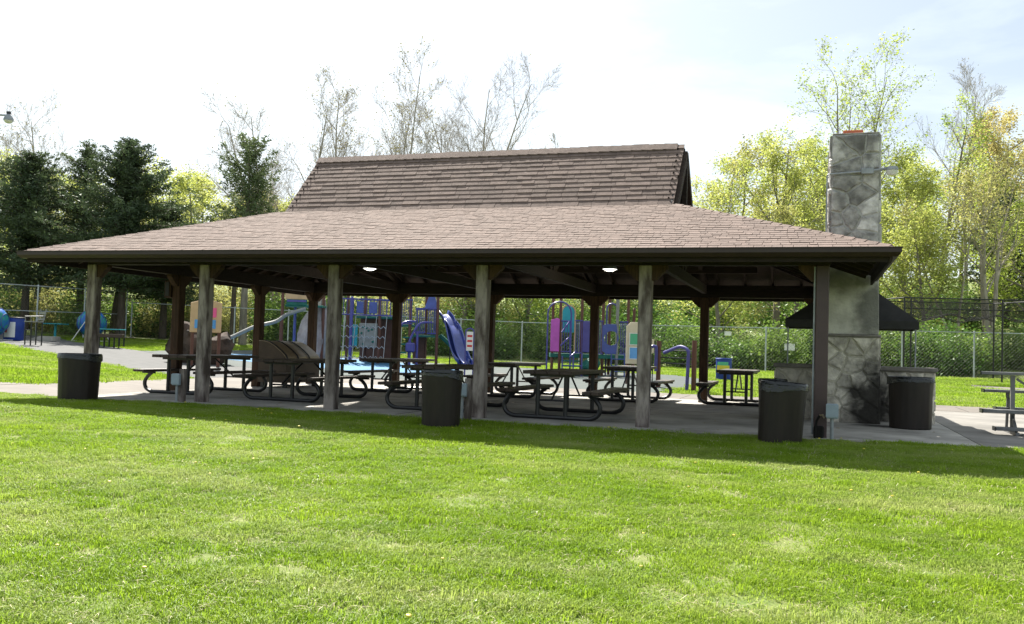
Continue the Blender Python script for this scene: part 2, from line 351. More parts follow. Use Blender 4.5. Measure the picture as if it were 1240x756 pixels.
# ---------------------------------------------------------------- grass (geometry nodes, uncountable)
def tuft_mesh(name, seed, nb, size, h, mt, wd=.0035, lean=.5):
    g = random.Random(seed); v = []; f = []
    for k in range(nb):
        x, y = g.uniform(-size, size), g.uniform(-size, size); a = g.uniform(0, 6.283); hh = h*g.uniform(.55, 1.25); ln = lean*hh*g.uniform(.2, 1.3)
        ux, uy = math.cos(a), math.sin(a); px, py = -uy*wd*g.uniform(.7, 1.3), ux*wd
        n = len(v)
        v += [(x-px, y-py, -.01), (x+px, y+py, -.01), (x+ux*ln*.35+px*.8, y+uy*ln*.35+py*.8, hh*.6), (x+ux*ln*.35-px*.8, y+uy*ln*.35-py*.8, hh*.6), (x+ux*ln, y+uy*ln, hh*(1-.12*lean))]
        f += [(n, n+1, n+2, n+3), (n+3, n+2, n+4)]
    me = bpy.data.meshes.new(name); me.from_pydata(v, [], f); me.materials.append(M[mt]); return bpy.data.objects.new(name, me)
tc_ = bpy.data.collections.new('grass_tufts')
for k in range(4): tc_.objects.link(tuft_mesh('grass_tuft', k, 260, .17, 0.025+.005*k, 'grass', wd=.0028, lean=1.3))
tc2 = bpy.data.collections.new('straw_tufts')
tc2.objects.link(tuft_mesh('straw_tuft', 11, 9, .16, .045, 'grass_straw', wd=.0025, lean=3.0)); tc2.objects.link(tuft_mesh('straw_tuft', 12, 5, .2, .03, 'grass_straw', wd=.003, lean=5.0))
tc3 = bpy.data.collections.new('weed_tufts')
tc3.objects.link(tuft_mesh('weed_tuft', 21, 60, .13, .030, 'weed', wd=.006, lean=1.1)); tc3.objects.link(tuft_mesh('weed_tuft', 22, 110, .13, .055, 'grass', wd=.0035, lean=.6))
tc4 = bpy.data.collections.new('far_grass_tufts')
for k in range(3): tc4.objects.link(tuft_mesh('far_tuft', 31+k, 150, .33, .065, 'grass', wd=.008, lean=.6))
dc = bpy.data.collections.new('dandelion_heads')
db = MB(); db.lathe([(.004,.055),(.016,.058),(.014,.066),(.004,.068)], n=7); dc.objects.link(bpy.data.objects.new('dandelion_head', db.mesh('dandelion_head', 'yellow')))
def scatter(name, polys, col, dens, seed, smin, smax, label):
    bm = bmesh.new()
    for poly in polys: bm.faces.new([bm.verts.new((x, y, 0)) for x, y in poly])
    for a in (0, 1):
        for k in range(-45, 46):
            bmesh.ops.bisect_plane(bm, geom=list(bm.verts)+list(bm.edges)+list(bm.faces), plane_co=(k*1.0, 0, 0) if a == 0 else (0, k*1.0, 0), plane_no=(1, 0, 0) if a == 0 else (0, 1, 0))
    for v in bm.verts: v.co.z = T(v.co.x, v.co.y)-.004
    bmesh.ops.recalc_face_normals(bm, faces=bm.faces)
    if sum(f.normal.z for f in bm.faces) < 0: bmesh.ops.reverse_faces(bm, faces=bm.faces)
    me = bpy.data.meshes.new(name); bm.to_mesh(me); bm.free(); o = link(name, me)
    ng = bpy.data.node_groups.new(name, 'GeometryNodeTree'); ng.interface.new_socket('Geometry', in_out='INPUT', socket_type='NodeSocketGeometry'); ng.interface.new_socket('Geometry', in_out='OUTPUT', socket_type='NodeSocketGeometry')
    N = ng.nodes.new; L = ng.links.new
    gi = N('NodeGroupInput'); go = N('NodeGroupOutput'); dp = N('GeometryNodeDistributePointsOnFaces'); dp.inputs['Density'].default_value = dens; dp.inputs['Seed'].default_value = seed
    ip = N('GeometryNodeInstanceOnPoints'); ci = N('GeometryNodeCollectionInfo'); ci.inputs['Collection'].default_value = col; ci.inputs['Separate Children'].default_value = True; ci.inputs['Reset Children'].default_value = True
    ip.inputs['Pick Instance'].default_value = True
    rr = N('FunctionNodeRandomValue'); rr.data_type = 'FLOAT_VECTOR'; rr.inputs[0].default_value = (-.08, -.08, 0); rr.inputs[1].default_value = (.08, .08, 6.283)
    rs = N('FunctionNodeRandomValue'); rs.data_type = 'FLOAT'; rs.inputs[2].default_value = smin; rs.inputs[3].default_value = smax; rs.inputs['Seed'].default_value = 5
    L(gi.outputs[0], dp.inputs['Mesh']); L(dp.outputs['Points'], ip.inputs['Points']); L(ci.outputs[0], ip.inputs['Instance']); L(rr.outputs[0], ip.inputs['Rotation']); L(rs.outputs[1], ip.inputs['Scale']); L(ip.outputs[0], go.inputs[0])
    md = o.modifiers.new('scatter', 'NODES'); md.node_group = ng
    return tag(o, label, 'grass', kind='stuff')
front = [(-15.4,-.45),(-13.2,-.68),(-9,-.48),(-2.2,-.56),(-.6,-.44),(1.4,-.06),(6.5,.24),(6.0,-2.5),(4.8,-6.5),(3.6,-10.4),(-6.5,-10.4),(-11.5,-7.4),(-15.5,-4.3),(-17.6,-2.5),(-16.2,-1.0)]
scatter('lawn_grass', [front], tc_, 44, 1, .8, 1.2, 'short bright green mown grass in front of the shelter')
scatter('dry_clippings', [front], tc2, 44, 2, .6, 1.2, 'pale dry clippings lying in the front lawn')
scatter('lawn_weeds', [front], tc3, 2.4, 3, .6, 1.3, 'darker weed clumps in the front lawn')
scatter('dandelions', [front], dc, .5, 8, .6, 1.1, 'tiny yellow dandelion flowers in the front lawn')
lc = bpy.data.collections.new('fallen_leaf_shapes')
for k in range(2):
    lb = MB(); lb.add([(-.03,0,.022),(-.01,.02,.03),(.02,.018,.024),(.035,0,.034),(.015,-.02,.026),(-.015,-.018,.03)], [(0,1,2,3,4,5)]) if k else lb.add([(-.02,0,.02),(0,.012,.026),(.03,0,.022),(0,-.012,.028)], [(0,1,2,3)])
    lc.objects.link(bpy.data.objects.new('fallen_leaf', lb.mesh('fallen_leaf', 'leaf_litter')))
scatter('fallen_leaves', [[(-12.9,-.9),(4,-.7),(4,1.2),(1.2,3.0),(-12.9,3.0)]], lc, 1.1, 9, .5, 1.1, 'dry brown leaves blown onto the slab and grass edge')
scatter('far_grass', [[(-15.75,1.8),(-15.75,6.75),(-19.7,8.7),(-25,11.9),(-33,16.3),(-37,16.2),(-30,4),(-21,-2.5)],
                      [(-4.2,11.55),(4,11.6),(12,11.7),(14,12.1),(9,18.2),(5.0,22.5),(5.3,24.4),(11,20.5),(17,13.6),(26,22),(24,33),(6.6,30.9),(-14,29.9),(-14,24.2),(-5.2,22.7),(-3.3,19.3),(-3.5,15.5)],
                      [(-39,24.6),(-33,21.1),(-27,18.1),(-26,24.6),(-14.1,24.3),(-14.1,29.9),(-36.4,28.1),(-38,27)]], tc4, 9, 4, .7, 1.2, 'sunlit grass beyond the paving behind and beside the shelter')
# ================================================================ the picnic shelter
PX = [-12.75, -10.29, -7.73, -5.09, -2.50, 0.0]; DEP = 7.77
EL, ER, EF, EB = -13.58, .84, -.765, 8.66           # eave edges
ZE, ZB, ZR = 2.60, 3.775, 5.13                       # eave, foot of the upper roof, ridge
GL, GR, YF, YR = -10.45, -2.53, 2.68, 3.946; YBK = 2*YR-YF
sh = thing('picnic_shelter', 'open timber picnic shelter with a brown shingled two-stage roof', 'shelter')
PW = .095
def post(x, y, m, zt=2.42, name='post', lab=None, wd=PW):
    b = MB(); b.box(-wd, wd, -wd, wd, .0, zt); o = b.build(name, m, sh, (x, y, 0), bevel=.012)
    if lab: o['label'] = lab
    return o
for i, x in enumerate(PX):
    if i < 5: post(x, 0, 'wood_grey')
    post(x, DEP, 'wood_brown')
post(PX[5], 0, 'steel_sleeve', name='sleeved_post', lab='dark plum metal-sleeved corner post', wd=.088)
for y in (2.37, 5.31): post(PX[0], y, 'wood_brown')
def knee(px_, py_, dx, dy, m):
    """solid timber bracket in the corner of post and beam"""
    b = MB(); L_ = .23; t = .06
    poly = [(.0,.0),(L_,.0),(L_,-.05),(.05,-L_),(.0,-L_)]
    if dx: b.prism([(px_+dx*(PW+q[0]), 2.42+q[1]) for q in poly], 'y', py_-t, py_+t)
    else: b.prism([(py_+dy*(PW+q[0]), 2.42+q[1]) for q in poly], 'x', px_-t, px_+t)
    b.build('knee_brace', m, sh)
for i, x in enumerate(PX):
    for y in (0, DEP):
        if i > 0: knee(x, y, -1, 0, 'wood_brown')
        if i < 5: knee(x, y, 1, 0, 'wood_brown')
for y in (2.37, 5.31):
    knee(PX[0], y, 0, 1, 'wood_brown'); knee(PX[0], y, 0, -1, 'wood_brown')
knee(PX[0], 0, 0, 1, 'wood_brown'); knee(PX[0], DEP, 0, -1, 'wood_brown')
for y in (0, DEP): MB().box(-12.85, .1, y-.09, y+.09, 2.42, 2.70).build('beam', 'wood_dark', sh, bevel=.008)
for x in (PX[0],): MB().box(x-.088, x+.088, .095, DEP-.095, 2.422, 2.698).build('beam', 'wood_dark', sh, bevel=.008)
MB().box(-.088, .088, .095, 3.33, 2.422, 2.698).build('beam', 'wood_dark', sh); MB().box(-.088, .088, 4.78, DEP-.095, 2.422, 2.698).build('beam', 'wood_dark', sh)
def zlow(y): return ZE + (ZB-ZE)*(min(y-EF, EB-y))/(YF-EF)
def zlowx(x): return ZE + (ZB-ZE)*min((x-EL)/(GL-EL), (ER-x)/(ER-GR))
# trusses: tie beam, rafters, struts
for x in PX[1:5]:
    MB().box(x-.045, x+.045, .095, DEP-.095, 2.50, 2.695).build('tie_beam', 'wood_dark', sh)
    for s in (0, 1):
        y0, y1 = (EF+.12, YF) if s == 0 else (EB-.12, YBK)
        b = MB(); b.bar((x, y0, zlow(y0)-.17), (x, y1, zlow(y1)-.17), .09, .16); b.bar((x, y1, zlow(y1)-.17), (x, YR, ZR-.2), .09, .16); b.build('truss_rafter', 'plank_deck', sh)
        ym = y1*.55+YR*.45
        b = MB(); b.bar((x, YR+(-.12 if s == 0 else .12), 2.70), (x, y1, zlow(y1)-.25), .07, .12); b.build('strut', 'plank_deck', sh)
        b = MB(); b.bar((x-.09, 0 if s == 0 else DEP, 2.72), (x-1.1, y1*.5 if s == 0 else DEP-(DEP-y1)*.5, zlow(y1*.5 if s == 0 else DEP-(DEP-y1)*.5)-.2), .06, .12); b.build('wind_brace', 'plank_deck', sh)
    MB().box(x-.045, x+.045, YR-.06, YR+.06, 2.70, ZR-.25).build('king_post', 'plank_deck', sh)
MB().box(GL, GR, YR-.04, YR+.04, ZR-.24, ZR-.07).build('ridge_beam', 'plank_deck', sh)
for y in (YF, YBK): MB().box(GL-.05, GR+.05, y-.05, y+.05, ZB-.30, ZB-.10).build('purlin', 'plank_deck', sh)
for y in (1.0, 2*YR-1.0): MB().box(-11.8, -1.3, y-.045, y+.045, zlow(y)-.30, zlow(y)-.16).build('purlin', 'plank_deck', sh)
# common rafters with tails showing at the eaves
k = 0; x = -13.2
while x < .8:
    if min(abs(x-q) for q in PX[1:5]) > .12:
        for s in (0, 1):
            y0 = EF+.12 if s == 0 else EB-.12; ymax = (YF-EF)
            run = min(ymax, (x-EL)*ymax/(GL-EL) if x < GL else ymax, (ER-x)*ymax/(ER-GR) if x > GR else ymax)-.06
            y1 = EF+run if s == 0 else EB-run
            if run > .3: MB().bar((x, y0, zlow(y0)-.11), (x, y1, zlow(y1)-.11), .045, .14).build('rafter', 'plank_deck', sh)
    x += .61
y = -.3
while y < 8.2:
    for s in (0, 1):
        run = min(GL-EL if s == 0 else ER-GR, (y-EF)/(YF-EF)*(GL-EL), (EB-y)/(YF-EF)*(GL-EL))-.06
        x0, x1 = (EL+.12, EL+run) if s == 0 else (ER-.12, ER-run)
        if s == 1 and 3.2 < y < 4.9: x0 = -.05
        if run > .3: MB().bar((x0, y, zlowx(x0)-.11), (x1, y, zlowx(x1)-.11), .045, .14, ).build('rafter', 'plank_deck', sh)
    y += .61
for (ex, ey, gx, gy) in ((EL,EF,GL,YF),(ER,EF,GR,YF),(EL,EB,GL,YBK),(ER,EB,GR,YBK)):
    MB().bar((ex, ey, ZE-.12), (gx, gy, ZB-.12), .05, .16).build('hip_rafter', 'plank_deck', sh)
# roof decks (boards seen from below)
def deck(name, quad, t=.035):
    b = MB(); q = [Vector(p) for p in quad]; n = len(q); b.add(list(q)+[p-Vector((0,0,t)) for p in q], [tuple(range(n)), tuple(reversed(range(n, 2*n)))]+[(i, (i+1) % n, n+(i+1) % n, n+i) for i in range(n)])
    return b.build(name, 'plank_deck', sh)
zz = .012
lower = {}
lower['f'] = deck('lower_roof', [(EL,EF,ZE-zz),(ER,EF,ZE-zz),(GR,YF,ZB-zz),(GL,YF,ZB-zz)])
lower['b'] = deck('lower_roof', [(EL,EB,ZE-zz),(GL,YBK,ZB-zz),(GR,YBK,ZB-zz),(ER,EB,ZE-zz)])
lower['l'] = deck('lower_roof', [(EL,EF,ZE-zz),(GL,YF,ZB-zz),(GL,YBK,ZB-zz),(EL,EB,ZE-zz)])
# right slope leaves a hole for the chimney
def zr(x): return zlowx(x)-zz
CX0, CX1, CY0, CY1 = .10, .97, 3.34, 4.76
fy = (GR-ER)
def yy(x, top=False): t = (ER-x)/(ER-GR); return (EF+(YF-EF)*t, EB-(YF-EF)*t)
xc = CX0-.01
for nm, poly in (('a', [(ER,EF),(xc,yy(xc)[0]),(xc,CY0-.01),(ER,CY0-.01)]), ('b', [(ER,CY1+.01),(xc,CY1+.01),(xc,yy(xc)[1]),(ER,EB)]), ('c', [(xc,yy(xc)[0]),(GR,YF),(GR,YBK),(xc,yy(xc)[1])])):
    lower[nm] = deck('lower_roof', [(x, y, zr(x)) for x, y in poly])
upper_f = deck('upper_roof', [(GL,YF,ZB),(GR,YF,ZB),(GR,YR,ZR-zz),(GL,YR,ZR-zz)])
upper_b = deck('upper_roof', [(GL,YBK,ZB),(GL,YR,ZR-zz),(GR,YR,ZR-zz),(GR,YBK,ZB)])
# shingles
rs = random.Random(7); EXP = .143
def shingle_rows(e0, e1, t0, t1, widths=(.25, .305, .305, .305, .36)):
    """rows on the plane spanned by eave e0->e1 and top t0->t1; yields (p00,p10,p11,p01,normal,row)"""
    e0, e1, t0, t1 = map(Vector, (e0, e1, t0, t1)); ax = (e1-e0).normalized(); W_ = (e1-e0).length
    upv = (t0-e0) - ax*((t0-e0).dot(ax)); SL = upv.length; upv.normalize(); nrm = ax.cross(upv)
    if nrm.z < 0: nrm = -nrm
    l0 = (t0-e0).dot(ax); l1 = (t1-e0).dot(ax)
    rows = int(round(SL/EXP)); ex = SL/rows
    for j in range(rows):
        s0 = j*ex - (.02 if j == 0 else 0); s1 = min(SL, (j+1)*ex+.05)
        xl = l0*(j*ex/SL); xr = W_+(l1-W_)*(j*ex/SL); xl2 = l0*(s1/SL); xr2 = W_+(l1-W_)*(s1/SL)
        x = xl - rs.uniform(0, .3)
        while x < xr:
            wd = rs.choice(widths); a, c = max(x+.003, xl), min(x+wd-.003, xr)
            a2, c2 = max(x+.003, xl2), min(x+wd-.003, xr2)
            if c-a > .02:
                if c2 < a2: a2 = c2 = min(max((a+c)/2, xl2), xr2)
                yield (e0+ax*a+upv*s0, e0+ax*c+upv*s0, e0+ax*c2+upv*s1, e0+ax*a2+upv*s1, nrm, j, wd, ax, upv)
            x += wd
def shingle_geo(b, p, nrm, th):
    lo = nrm*th; hi = nrm*.003; b.add([p[0], p[1], p[2], p[3], p[0]+lo, p[1]+lo, p[2]+hi, p[3]+hi], [(0,3,2,1),(4,5,6,7),(0,1,5,4),(1,2,6,5),(2,3,7,6),(3,0,4,7)], rs.random())
def cover(parent, *args, name='shingle_rows', skip=None):
    b = MB()
    for s in shingle_rows(*args, widths=(.10, .14, .18, .24)):
        if skip and skip((s[0]+s[1]+s[2]+s[3])/4): continue
        shingle_geo(b, s[:4], s[4], rs.choice((.009, .010, .011, .014)))
    o = b.build(name, 'shingle_many', parent, attr=True); tag(o, kind='stuff'); return o
cover(lower['f'], (EL-.03,EF-.03,ZE-.01), (ER+.03,EF-.03,ZE-.01), (GL,YF,ZB), (GR,YF,ZB))
cover(lower['b'], (ER+.03,EB+.03,ZE-.01), (EL-.03,EB+.03,ZE-.01), (GR,YBK,ZB), (GL,YBK,ZB))
cover(lower['l'], (EL-.03,EB+.03,ZE-.01), (EL-.03,EF-.03,ZE-.01), (GL,YBK,ZB), (GL,YF,ZB))
cover(lower['c'], (ER+.03,EF-.03,ZE-.01), (ER+.03,EB+.03,ZE-.01), (GR,YF,ZB), (GR,YBK,ZB), skip=lambda q: q.x > CX0-.12 and CY0-.1 < q.y < CY1+.1)
cover(upper_b, (GR+.01,YBK,ZB), (GL-.01,YBK,ZB), (GR+.01,YR,ZR), (GL-.01,YR,ZR))
ups = list(shingle_rows((GL-.01,YF-.01,ZB), (GR+.01,YF-.01,ZB), (GL-.01,YR,ZR), (GR+.01,YR,ZR)))
ups.sort(key=lambda s: ((s[0]-CP).length - (s[1]-s[0]).length*30))
cache = {}; rest = MB()
for i, s in enumerate(ups):
    full = abs((s[1]-s[0]).length-(s[6]-.006)) < 1e-4
    if i < 290 and full:
        th = rs.choice((.015, .016, .018, .021)); key = (s[6], th)
        if key not in cache:
            b = MB(); wd = s[6]-.006; hh = (s[3]-s[0]).length
            b.add([(0,0,0),(wd,0,0),(wd,hh,0),(0,hh,0),(0,0,th),(wd,0,th),(wd,hh,.003),(0,hh,.003)], [(0,3,2,1),(4,5,6,7),(0,1,5,4),(1,2,6,5),(2,3,7,6),(3,0,4,7)])
            cache[key] = b.mesh('shingle', 'shingle_one')
        o = link('shingle', cache[key], upper_f)
        mw = Matrix((s[7], s[8], s[4])).transposed().to_4x4(); mw.translation = s[0]+s[7]*rs.uniform(-.002, .002)+s[8]*rs.uniform(-.004, .004); o.matrix_local = mw
    else: shingle_geo(rest, s[:4], s[4], rs.choice((.015, .016, .018, .021)))
tag(rest.build('shingle_rows', 'shingle_many', upper_f, attr=True), kind='stuff')
# ridge and hip caps
def caps(p, q, wd, name, step=.21):
    p, q = Vector(p), Vector(q); d = (q-p); n = int(d.length/step); b = MB(); d.normalize(); sd = d.cross(Vector((0,0,1))).normalized()
    dr = .42 if name == 'ridge_cap' else .20
    for i in range(n):
        a = p+d*(i*step); c = p+d*((i+1)*step+.05); l0, l1 = .030, .018
        vs_ = []
        for pt, l in ((a, l0), (c, l1)):
            vs_ += [pt+sd*wd-Vector((0,0,wd*dr*2))+Vector((0,0,l)), pt+Vector((0,0,l+.012)), pt-sd*wd-Vector((0,0,wd*dr*2))+Vector((0,0,l))]
            vs_ += [x_-Vector((0,0,.02)) for x_ in vs_[-3:]]
        b.add(vs_, [(0,1,7,6),(1,2,8,7),(3,9,10,4),(4,10,11,5),(0,3,4,1),(1,4,5,2),(6,7,10,9),(7,8,11,10),(0,6,9,3),(2,5,11,8)], rs.random())
    return b.build(name, 'shingle_many', sh, attr=True)
caps((GL-.02,YR,ZR-.005), (GR+.02,YR,ZR-.005), .15, 'ridge_cap')
for (ex, ey, gx, gy) in ((EL,EF,GL,YF),(ER,EF,GR,YF),(EL,EB,GL,YBK),(ER,EB,GR,YBK)): caps((ex, ey, ZE-.012), (gx, gy, ZB-.012), .11, 'hip_cap')
# gables with louvred boards
for gx, s in ((GL+.13, -1), (GR-.13, 1)):
    n = 9
    for i in range(n):
        z0 = ZB+.02+(ZR-ZB-.1)*i/n; z1 = ZB+.02+(ZR-ZB-.1)*(i+1)/n; hw = (YR-YF)*(1-(z0-ZB)/(ZR-ZB))-.06
        if hw > .05: MB().bar((gx+s*.02, YR-hw, (z0+z1)/2), (gx+s*.02, YR+hw, (z0+z1)/2), .02, (z1-z0)*.86, (s*.35, 0, 1)).build('gable_board', 'wood_dark', sh)
    for (ya, yb_) in ((YF, YR), (YBK, YR)):
        MB().bar((gx+s*.10, ya, ZB-.07), (gx+s*.10, yb_, ZR-.11), .03, .14).build('barge_board', 'hood', sh)
    MB().bar((gx+s*.07, YR, ZB), (gx+s*.07, YR, ZR-.2), .05, .09).build('gable_post', 'wood_dark', sh)
# fascia, gutters (a real trough) and a downpipe inside the corner
def gutter(p, q, out, name='gutter'):
    p, q = Vector(p), Vector(q); o_ = Vector(out); d = (q-p).normalized()
    prof = [(.0,.0),(.0,-.125),(.07,-.125),(.115,-.07),(.115,-.012),(.128,-.012),(.128,.0),(.105,.0),(.105,-.065),(.065,-.115),(.012,-.115),(.012,.0)]
    b = MB(); n = len(prof); vs_ = [pt+o_*a+Vector((0,0,c)) for pt in (p, q) for a, c in prof]
    # mitred ends
    for i in range(n): vs_[i] -= d*prof[i][0]; vs_[n+i] += d*prof[i][0]
    b.add(vs_, [(i, (i+1) % n, n+(i+1) % n, n+i) for i in range(n)]+[tuple(range(n)), tuple(reversed(range(n, 2*n)))])
    b.build(name, 'gutter', sh)
zg = ZE-.012
gutter((EL,EF,zg), (ER,EF,zg), (0,-1,0)); gutter((ER,EB,zg), (EL,EB,zg), (0,1,0)); gutter((EL,EB,zg), (EL,EF,zg), (-1,0,0)); gutter((ER,EF,zg), (ER,CY0-.14,zg), (1,0,0)); gutter((ER,CY1+.14,zg), (ER,EB,zg), (1,0,0))
for a in ((EL+.03,ER-.03,EF+.003,EF+.035),(EL+.03,ER-.03,EB-.035,EB-.003)): MB().box(a[0], a[1], a[2], a[3], ZE-.20, ZE-.052).build('fascia', 'wood_dark', sh)
MB().box(EL+.003, EL+.035, EF+.04, EB-.04, ZE-.20, ZE-.052).build('fascia', 'wood_dark', sh)
for a, c in ((EF+.04, CY0-.02), (CY1+.02, EB-.04)): MB().box(ER-.035, ER-.003, a, c, ZE-.20, ZE-.052).build('fascia', 'wood_dark', sh)
# downpipe beside the sleeved post
b = MB(); b.tube([(-.105,-.05,2.40),(-.105,-.05,.05)], .014, 8); b.build('downpipe', 'galv', sh)

# lamps hung under the ties (lit)
for x, lab in ((-9.14, 'lit bell lamp under the roof above the left tables'), (-3.92, 'lit bell lamp under the roof right of the centre post')):
    t = thing('hanging_lamp', lab, 'lamp', (x, YR, 2.72), group='lamps under the shelter roof')
    b = MB(); b.lathe([(.03,.30),(.045,.26),(.06,.16),(.14,.03),(.15,.0),(.138,.0),(.125,.03),(.04,.14)], n=20); b.build('reflector', 'galv', t, sm=True)
    b = MB(); b.lathe([(.01,-.04),(.07,-.03),(.128,.0),(.12,.02),(.02,.05)], n=20); b.build('lens', 'lamp_lit', t, sm=True)
    MB().tube([(0,0,.30),(0,0,1.2)], .012, 6).build('stem', 'galv', t)
    pl = bpy.data.lights.new('bulb', 'POINT'); pl.energy = 6; pl.color = (1, .93, .8); pl.shadow_soft_size = .12; po = bpy.data.objects.new('bulb', pl); COL.objects.link(po); po.parent = t; po.location = (0, 0, -.16)
# speaker box on the left side post
t = thing('speaker_box', 'brown box mounted high on the left side post', 'box', (PX[0]-.095, 2.37, 1.95))
MB().box(-.17, -.004, -.14, .14, 0, .36).build('housing', 'wood_brown', t, bevel=.012); b = MB(); b.box(-.13, -.04, -.152, -.142, .04, .32); b.build('grille', 'hood', t)

# electric boxes on stakes at three front posts
def power(x, y, lab, h, wood=False):
    z = T(x, y); t = thing('electric_box', lab, 'electric box', (x, y, z), group='electric boxes at the front posts')
    MB().box(-.075, .075, -.055, .055, h-.2, h).build('box', 'box_grey', t, bevel=.008); MB().box(-.081, .081, -.063, -.0555, h-.18, h-.01).build('cover', 'box_grey', t, bevel=.002)
    MB().tube([(-.0,-.0,-.05),(0,0,h-.2)], .024, 8).build('conduit', 'galv', t)
    if wood: MB().box(.03, .13, .0, .09, -.05, h+.08).build('stake', 'wood_grey', t, bevel=.006)
power(PX[1]-.27, -.33, 'grey electric box on a short wooden stake by the second post from the left', .50, True)
power(PX[3]-.10, -.50, 'grey electric box on a conduit left of the centre post', .56, True)
power(PX[5]+.15, -.30, 'grey electric box on a conduit by the plum corner post', .50)
# spigot by the corner post
t = thing('water_spigot', 'small brass water spigot at the foot of the plum corner post', 'spigot', (.0, -.22, 0))
MB().tube([(-.07,.0,-.02),(-.05,0,.25),(-.01,0,.33)], .018, 6).build('pipe', 'soot', t); MB().tube([(-.01,0,.33),(.03,-.04,.34),(.05,-.06,.30)], .014, 6).build('tap', 'tan_lid', t)
MB().box(-.09, .05, .06, .11, 0, .18).build('shoe', 'soot', t, bevel=.02)
# ================================================================ stone fireplace with chimney
def clip(poly, nx_, ny_, c):
    out = []
    for i in range(len(poly)):
        a, b_ = poly[i], poly[(i+1) % len(poly)]; da = a[0]*nx_+a[1]*ny_-c; db = b_[0]*nx_+b_[1]*ny_-c
        if da <= 0: out.append(a)
        if da*db < 0:
            t_ = da/(da-db); out.append((a[0]+(b_[0]-a[0])*t_, a[1]+(b_[1]-a[1])*t_))
    return out
def stones(parent, org, ux, uy, wd, ht, size, mt, joint=.012, seed=1, proud=.03, name='stone'):
    """irregular fitted stones on a rectangular face, each its own mesh"""
    g = random.Random(seed); org = Vector(org); ux = Vector(ux); uy = Vector(uy); nrm = ux.cross(uy).normalized()
    nx_, ny_ = max(1, round(wd/size)), max(1, round(ht/(size*.8))); cs = []
    for j in range(ny_):
        for i in range(nx_):
            cs.append(((i+.5+(.25 if j % 2 else -.25)*(nx_ > 1)+g.uniform(-.28, .28))*wd/nx_, (j+.5+g.uniform(-.3, .3))*ht/ny_))
    cs = []; tries = 0; want = max(3, int(nx_*ny_*1.15))
    while len(cs) < want and tries < 4000:
        tries += 1; q = (g.uniform(.04, .96)*wd, g.uniform(.02, .98)*ht)
        if all(math.hypot((q[0]-d[0])*.8, (q[1]-d[1])*1.25) > size*(.42+.35*g.random()) for d in cs): cs.append(q)
    for i, c in enumerate(cs):
        poly = [(0,0),(wd,0),(wd,ht),(0,ht)]
        for k, d in enumerate(cs):
            if k == i: continue
            dx, dy = d[0]-c[0], d[1]-c[1]; L_ = math.hypot(dx, dy)
            if L_ < 1e-6 or L_ > size*4: continue
            poly = clip(poly, dx/L_, dy/L_, ((d[0]+c[0])*dx+(d[1]+c[1])*dy)/2/L_-joint)
            if len(poly) < 3: break
        if len(poly) < 3: continue
        # roughen the outline
        cx = sum(q[0] for q in poly)/len(poly); cy = sum(q[1] for q in poly)/len(poly)
        P = []
        for k in range(len(poly)):
            a, b_ = poly[k], poly[(k+1) % len(poly)]; P.append(a); L_ = math.hypot(b_[0]-a[0], b_[1]-a[1])
            if L_ > .08:
                for t_ in (.2, .4, .6, .8): P.append((a[0]+(b_[0]-a[0])*t_+(cx-a[0])*g.uniform(0, .09), a[1]+(b_[1]-a[1])*t_+(cy-a[1])*g.uniform(0, .09)))
        h = proud*g.uniform(.35, 1.25); n = len(P); b = MB()
        def pt(q, s_, hh): return org+ux*(cx+(q[0]-cx)*s_)+uy*(cy+(q[1]-cy)*s_)+nrm*hh
        sc = [g.uniform(.78, .94) for _ in P]
        vs_ = [pt(q, 1, -.03) for q in P]+[pt(q, .985, h*.55) for q in P]+[pt(q, sc[k], h*g.uniform(.9, 1.1)) for k, q in enumerate(P)]+[pt((cx, cy), 1, h*1.12)]
        fs_ = [(k, (k+1) % n, n+(k+1) % n, n+k) for k in range(n)]+[(n+k, n+(k+1) % n, 2*n+(k+1) % n, 2*n+k) for k in range(n)]+[(2*n+k, 2*n+(k+1) % n, 3*n) for k in range(n)]
        b.add(vs_, fs_); b.build(name, mt, parent)
fp = thing('stone_fireplace', 'stone chimney and double barbecue hearth at the right end of the shelter', 'fireplace', (0,0,0))
X0, X1, Y0, Y1 = .13, .94, 3.37, 4.73
base = MB().box(X0-.01, X1+.03, Y0-.01, Y1+.01, .0, 1.50).build('chimney_base', 'mortar', fp, bevel=.01)
stones(base, (X0-.01,Y0-.01,.0), (1,0,0), (0,0,1), X1-X0+.04, 1.49, .33, 'stone', seed=5, joint=.012, proud=.03)
stones(base, (X1+.03,Y0-.01,.0), (0,1,0), (0,0,1), Y1-Y0+.02, 1.49, .36, 'stone', seed=6)
stones(base, (X0-.01,Y1+.01,.0), (0,-1,0), (0,0,1), Y1-Y0+.02, 1.49, .36, 'stone', seed=8)
MB().box(X0-.05, X1+.06, Y0-.05, Y1+.04, 1.5, 1.545).build('ledge', 'cap_stone', fp, bevel=.012)
b = MB(); zt = [1.545, 2.2, 2.9]; b.prism([(X0-.005,1.545),(X1+.02,1.545),(X1,2.95),(X0,2.95)], 'y', Y0, Y1); b.build('plastered_breast', 'plaster', fp, bevel=.01)
top = MB().box(X0+.015, X1-.015, Y0+.015, Y1-.015, 2.95, 5.06).build('chimney_stack', 'mortar_dark', fp)
zc = 2.95
stones(top, (X0+.015,Y0+.015,zc), (1,0,0), (0,0,1), X1-X0-.03, 5.05-zc, .36, 'stone_dark', seed=12, joint=.010, proud=.038)
stones(top, (X0+.015,Y1-.015,zc), (0,-1,0), (0,0,1), Y1-Y0-.03, 5.05-zc, .40, 'stone_dark', seed=13, joint=.010, proud=.045)
stones(top, (X1-.015,Y0+.015,zc), (0,1,0), (0,0,1), Y1-Y0-.03, 5.05-zc, .40, 'stone_dark', seed=14, joint=.010, proud=.045)
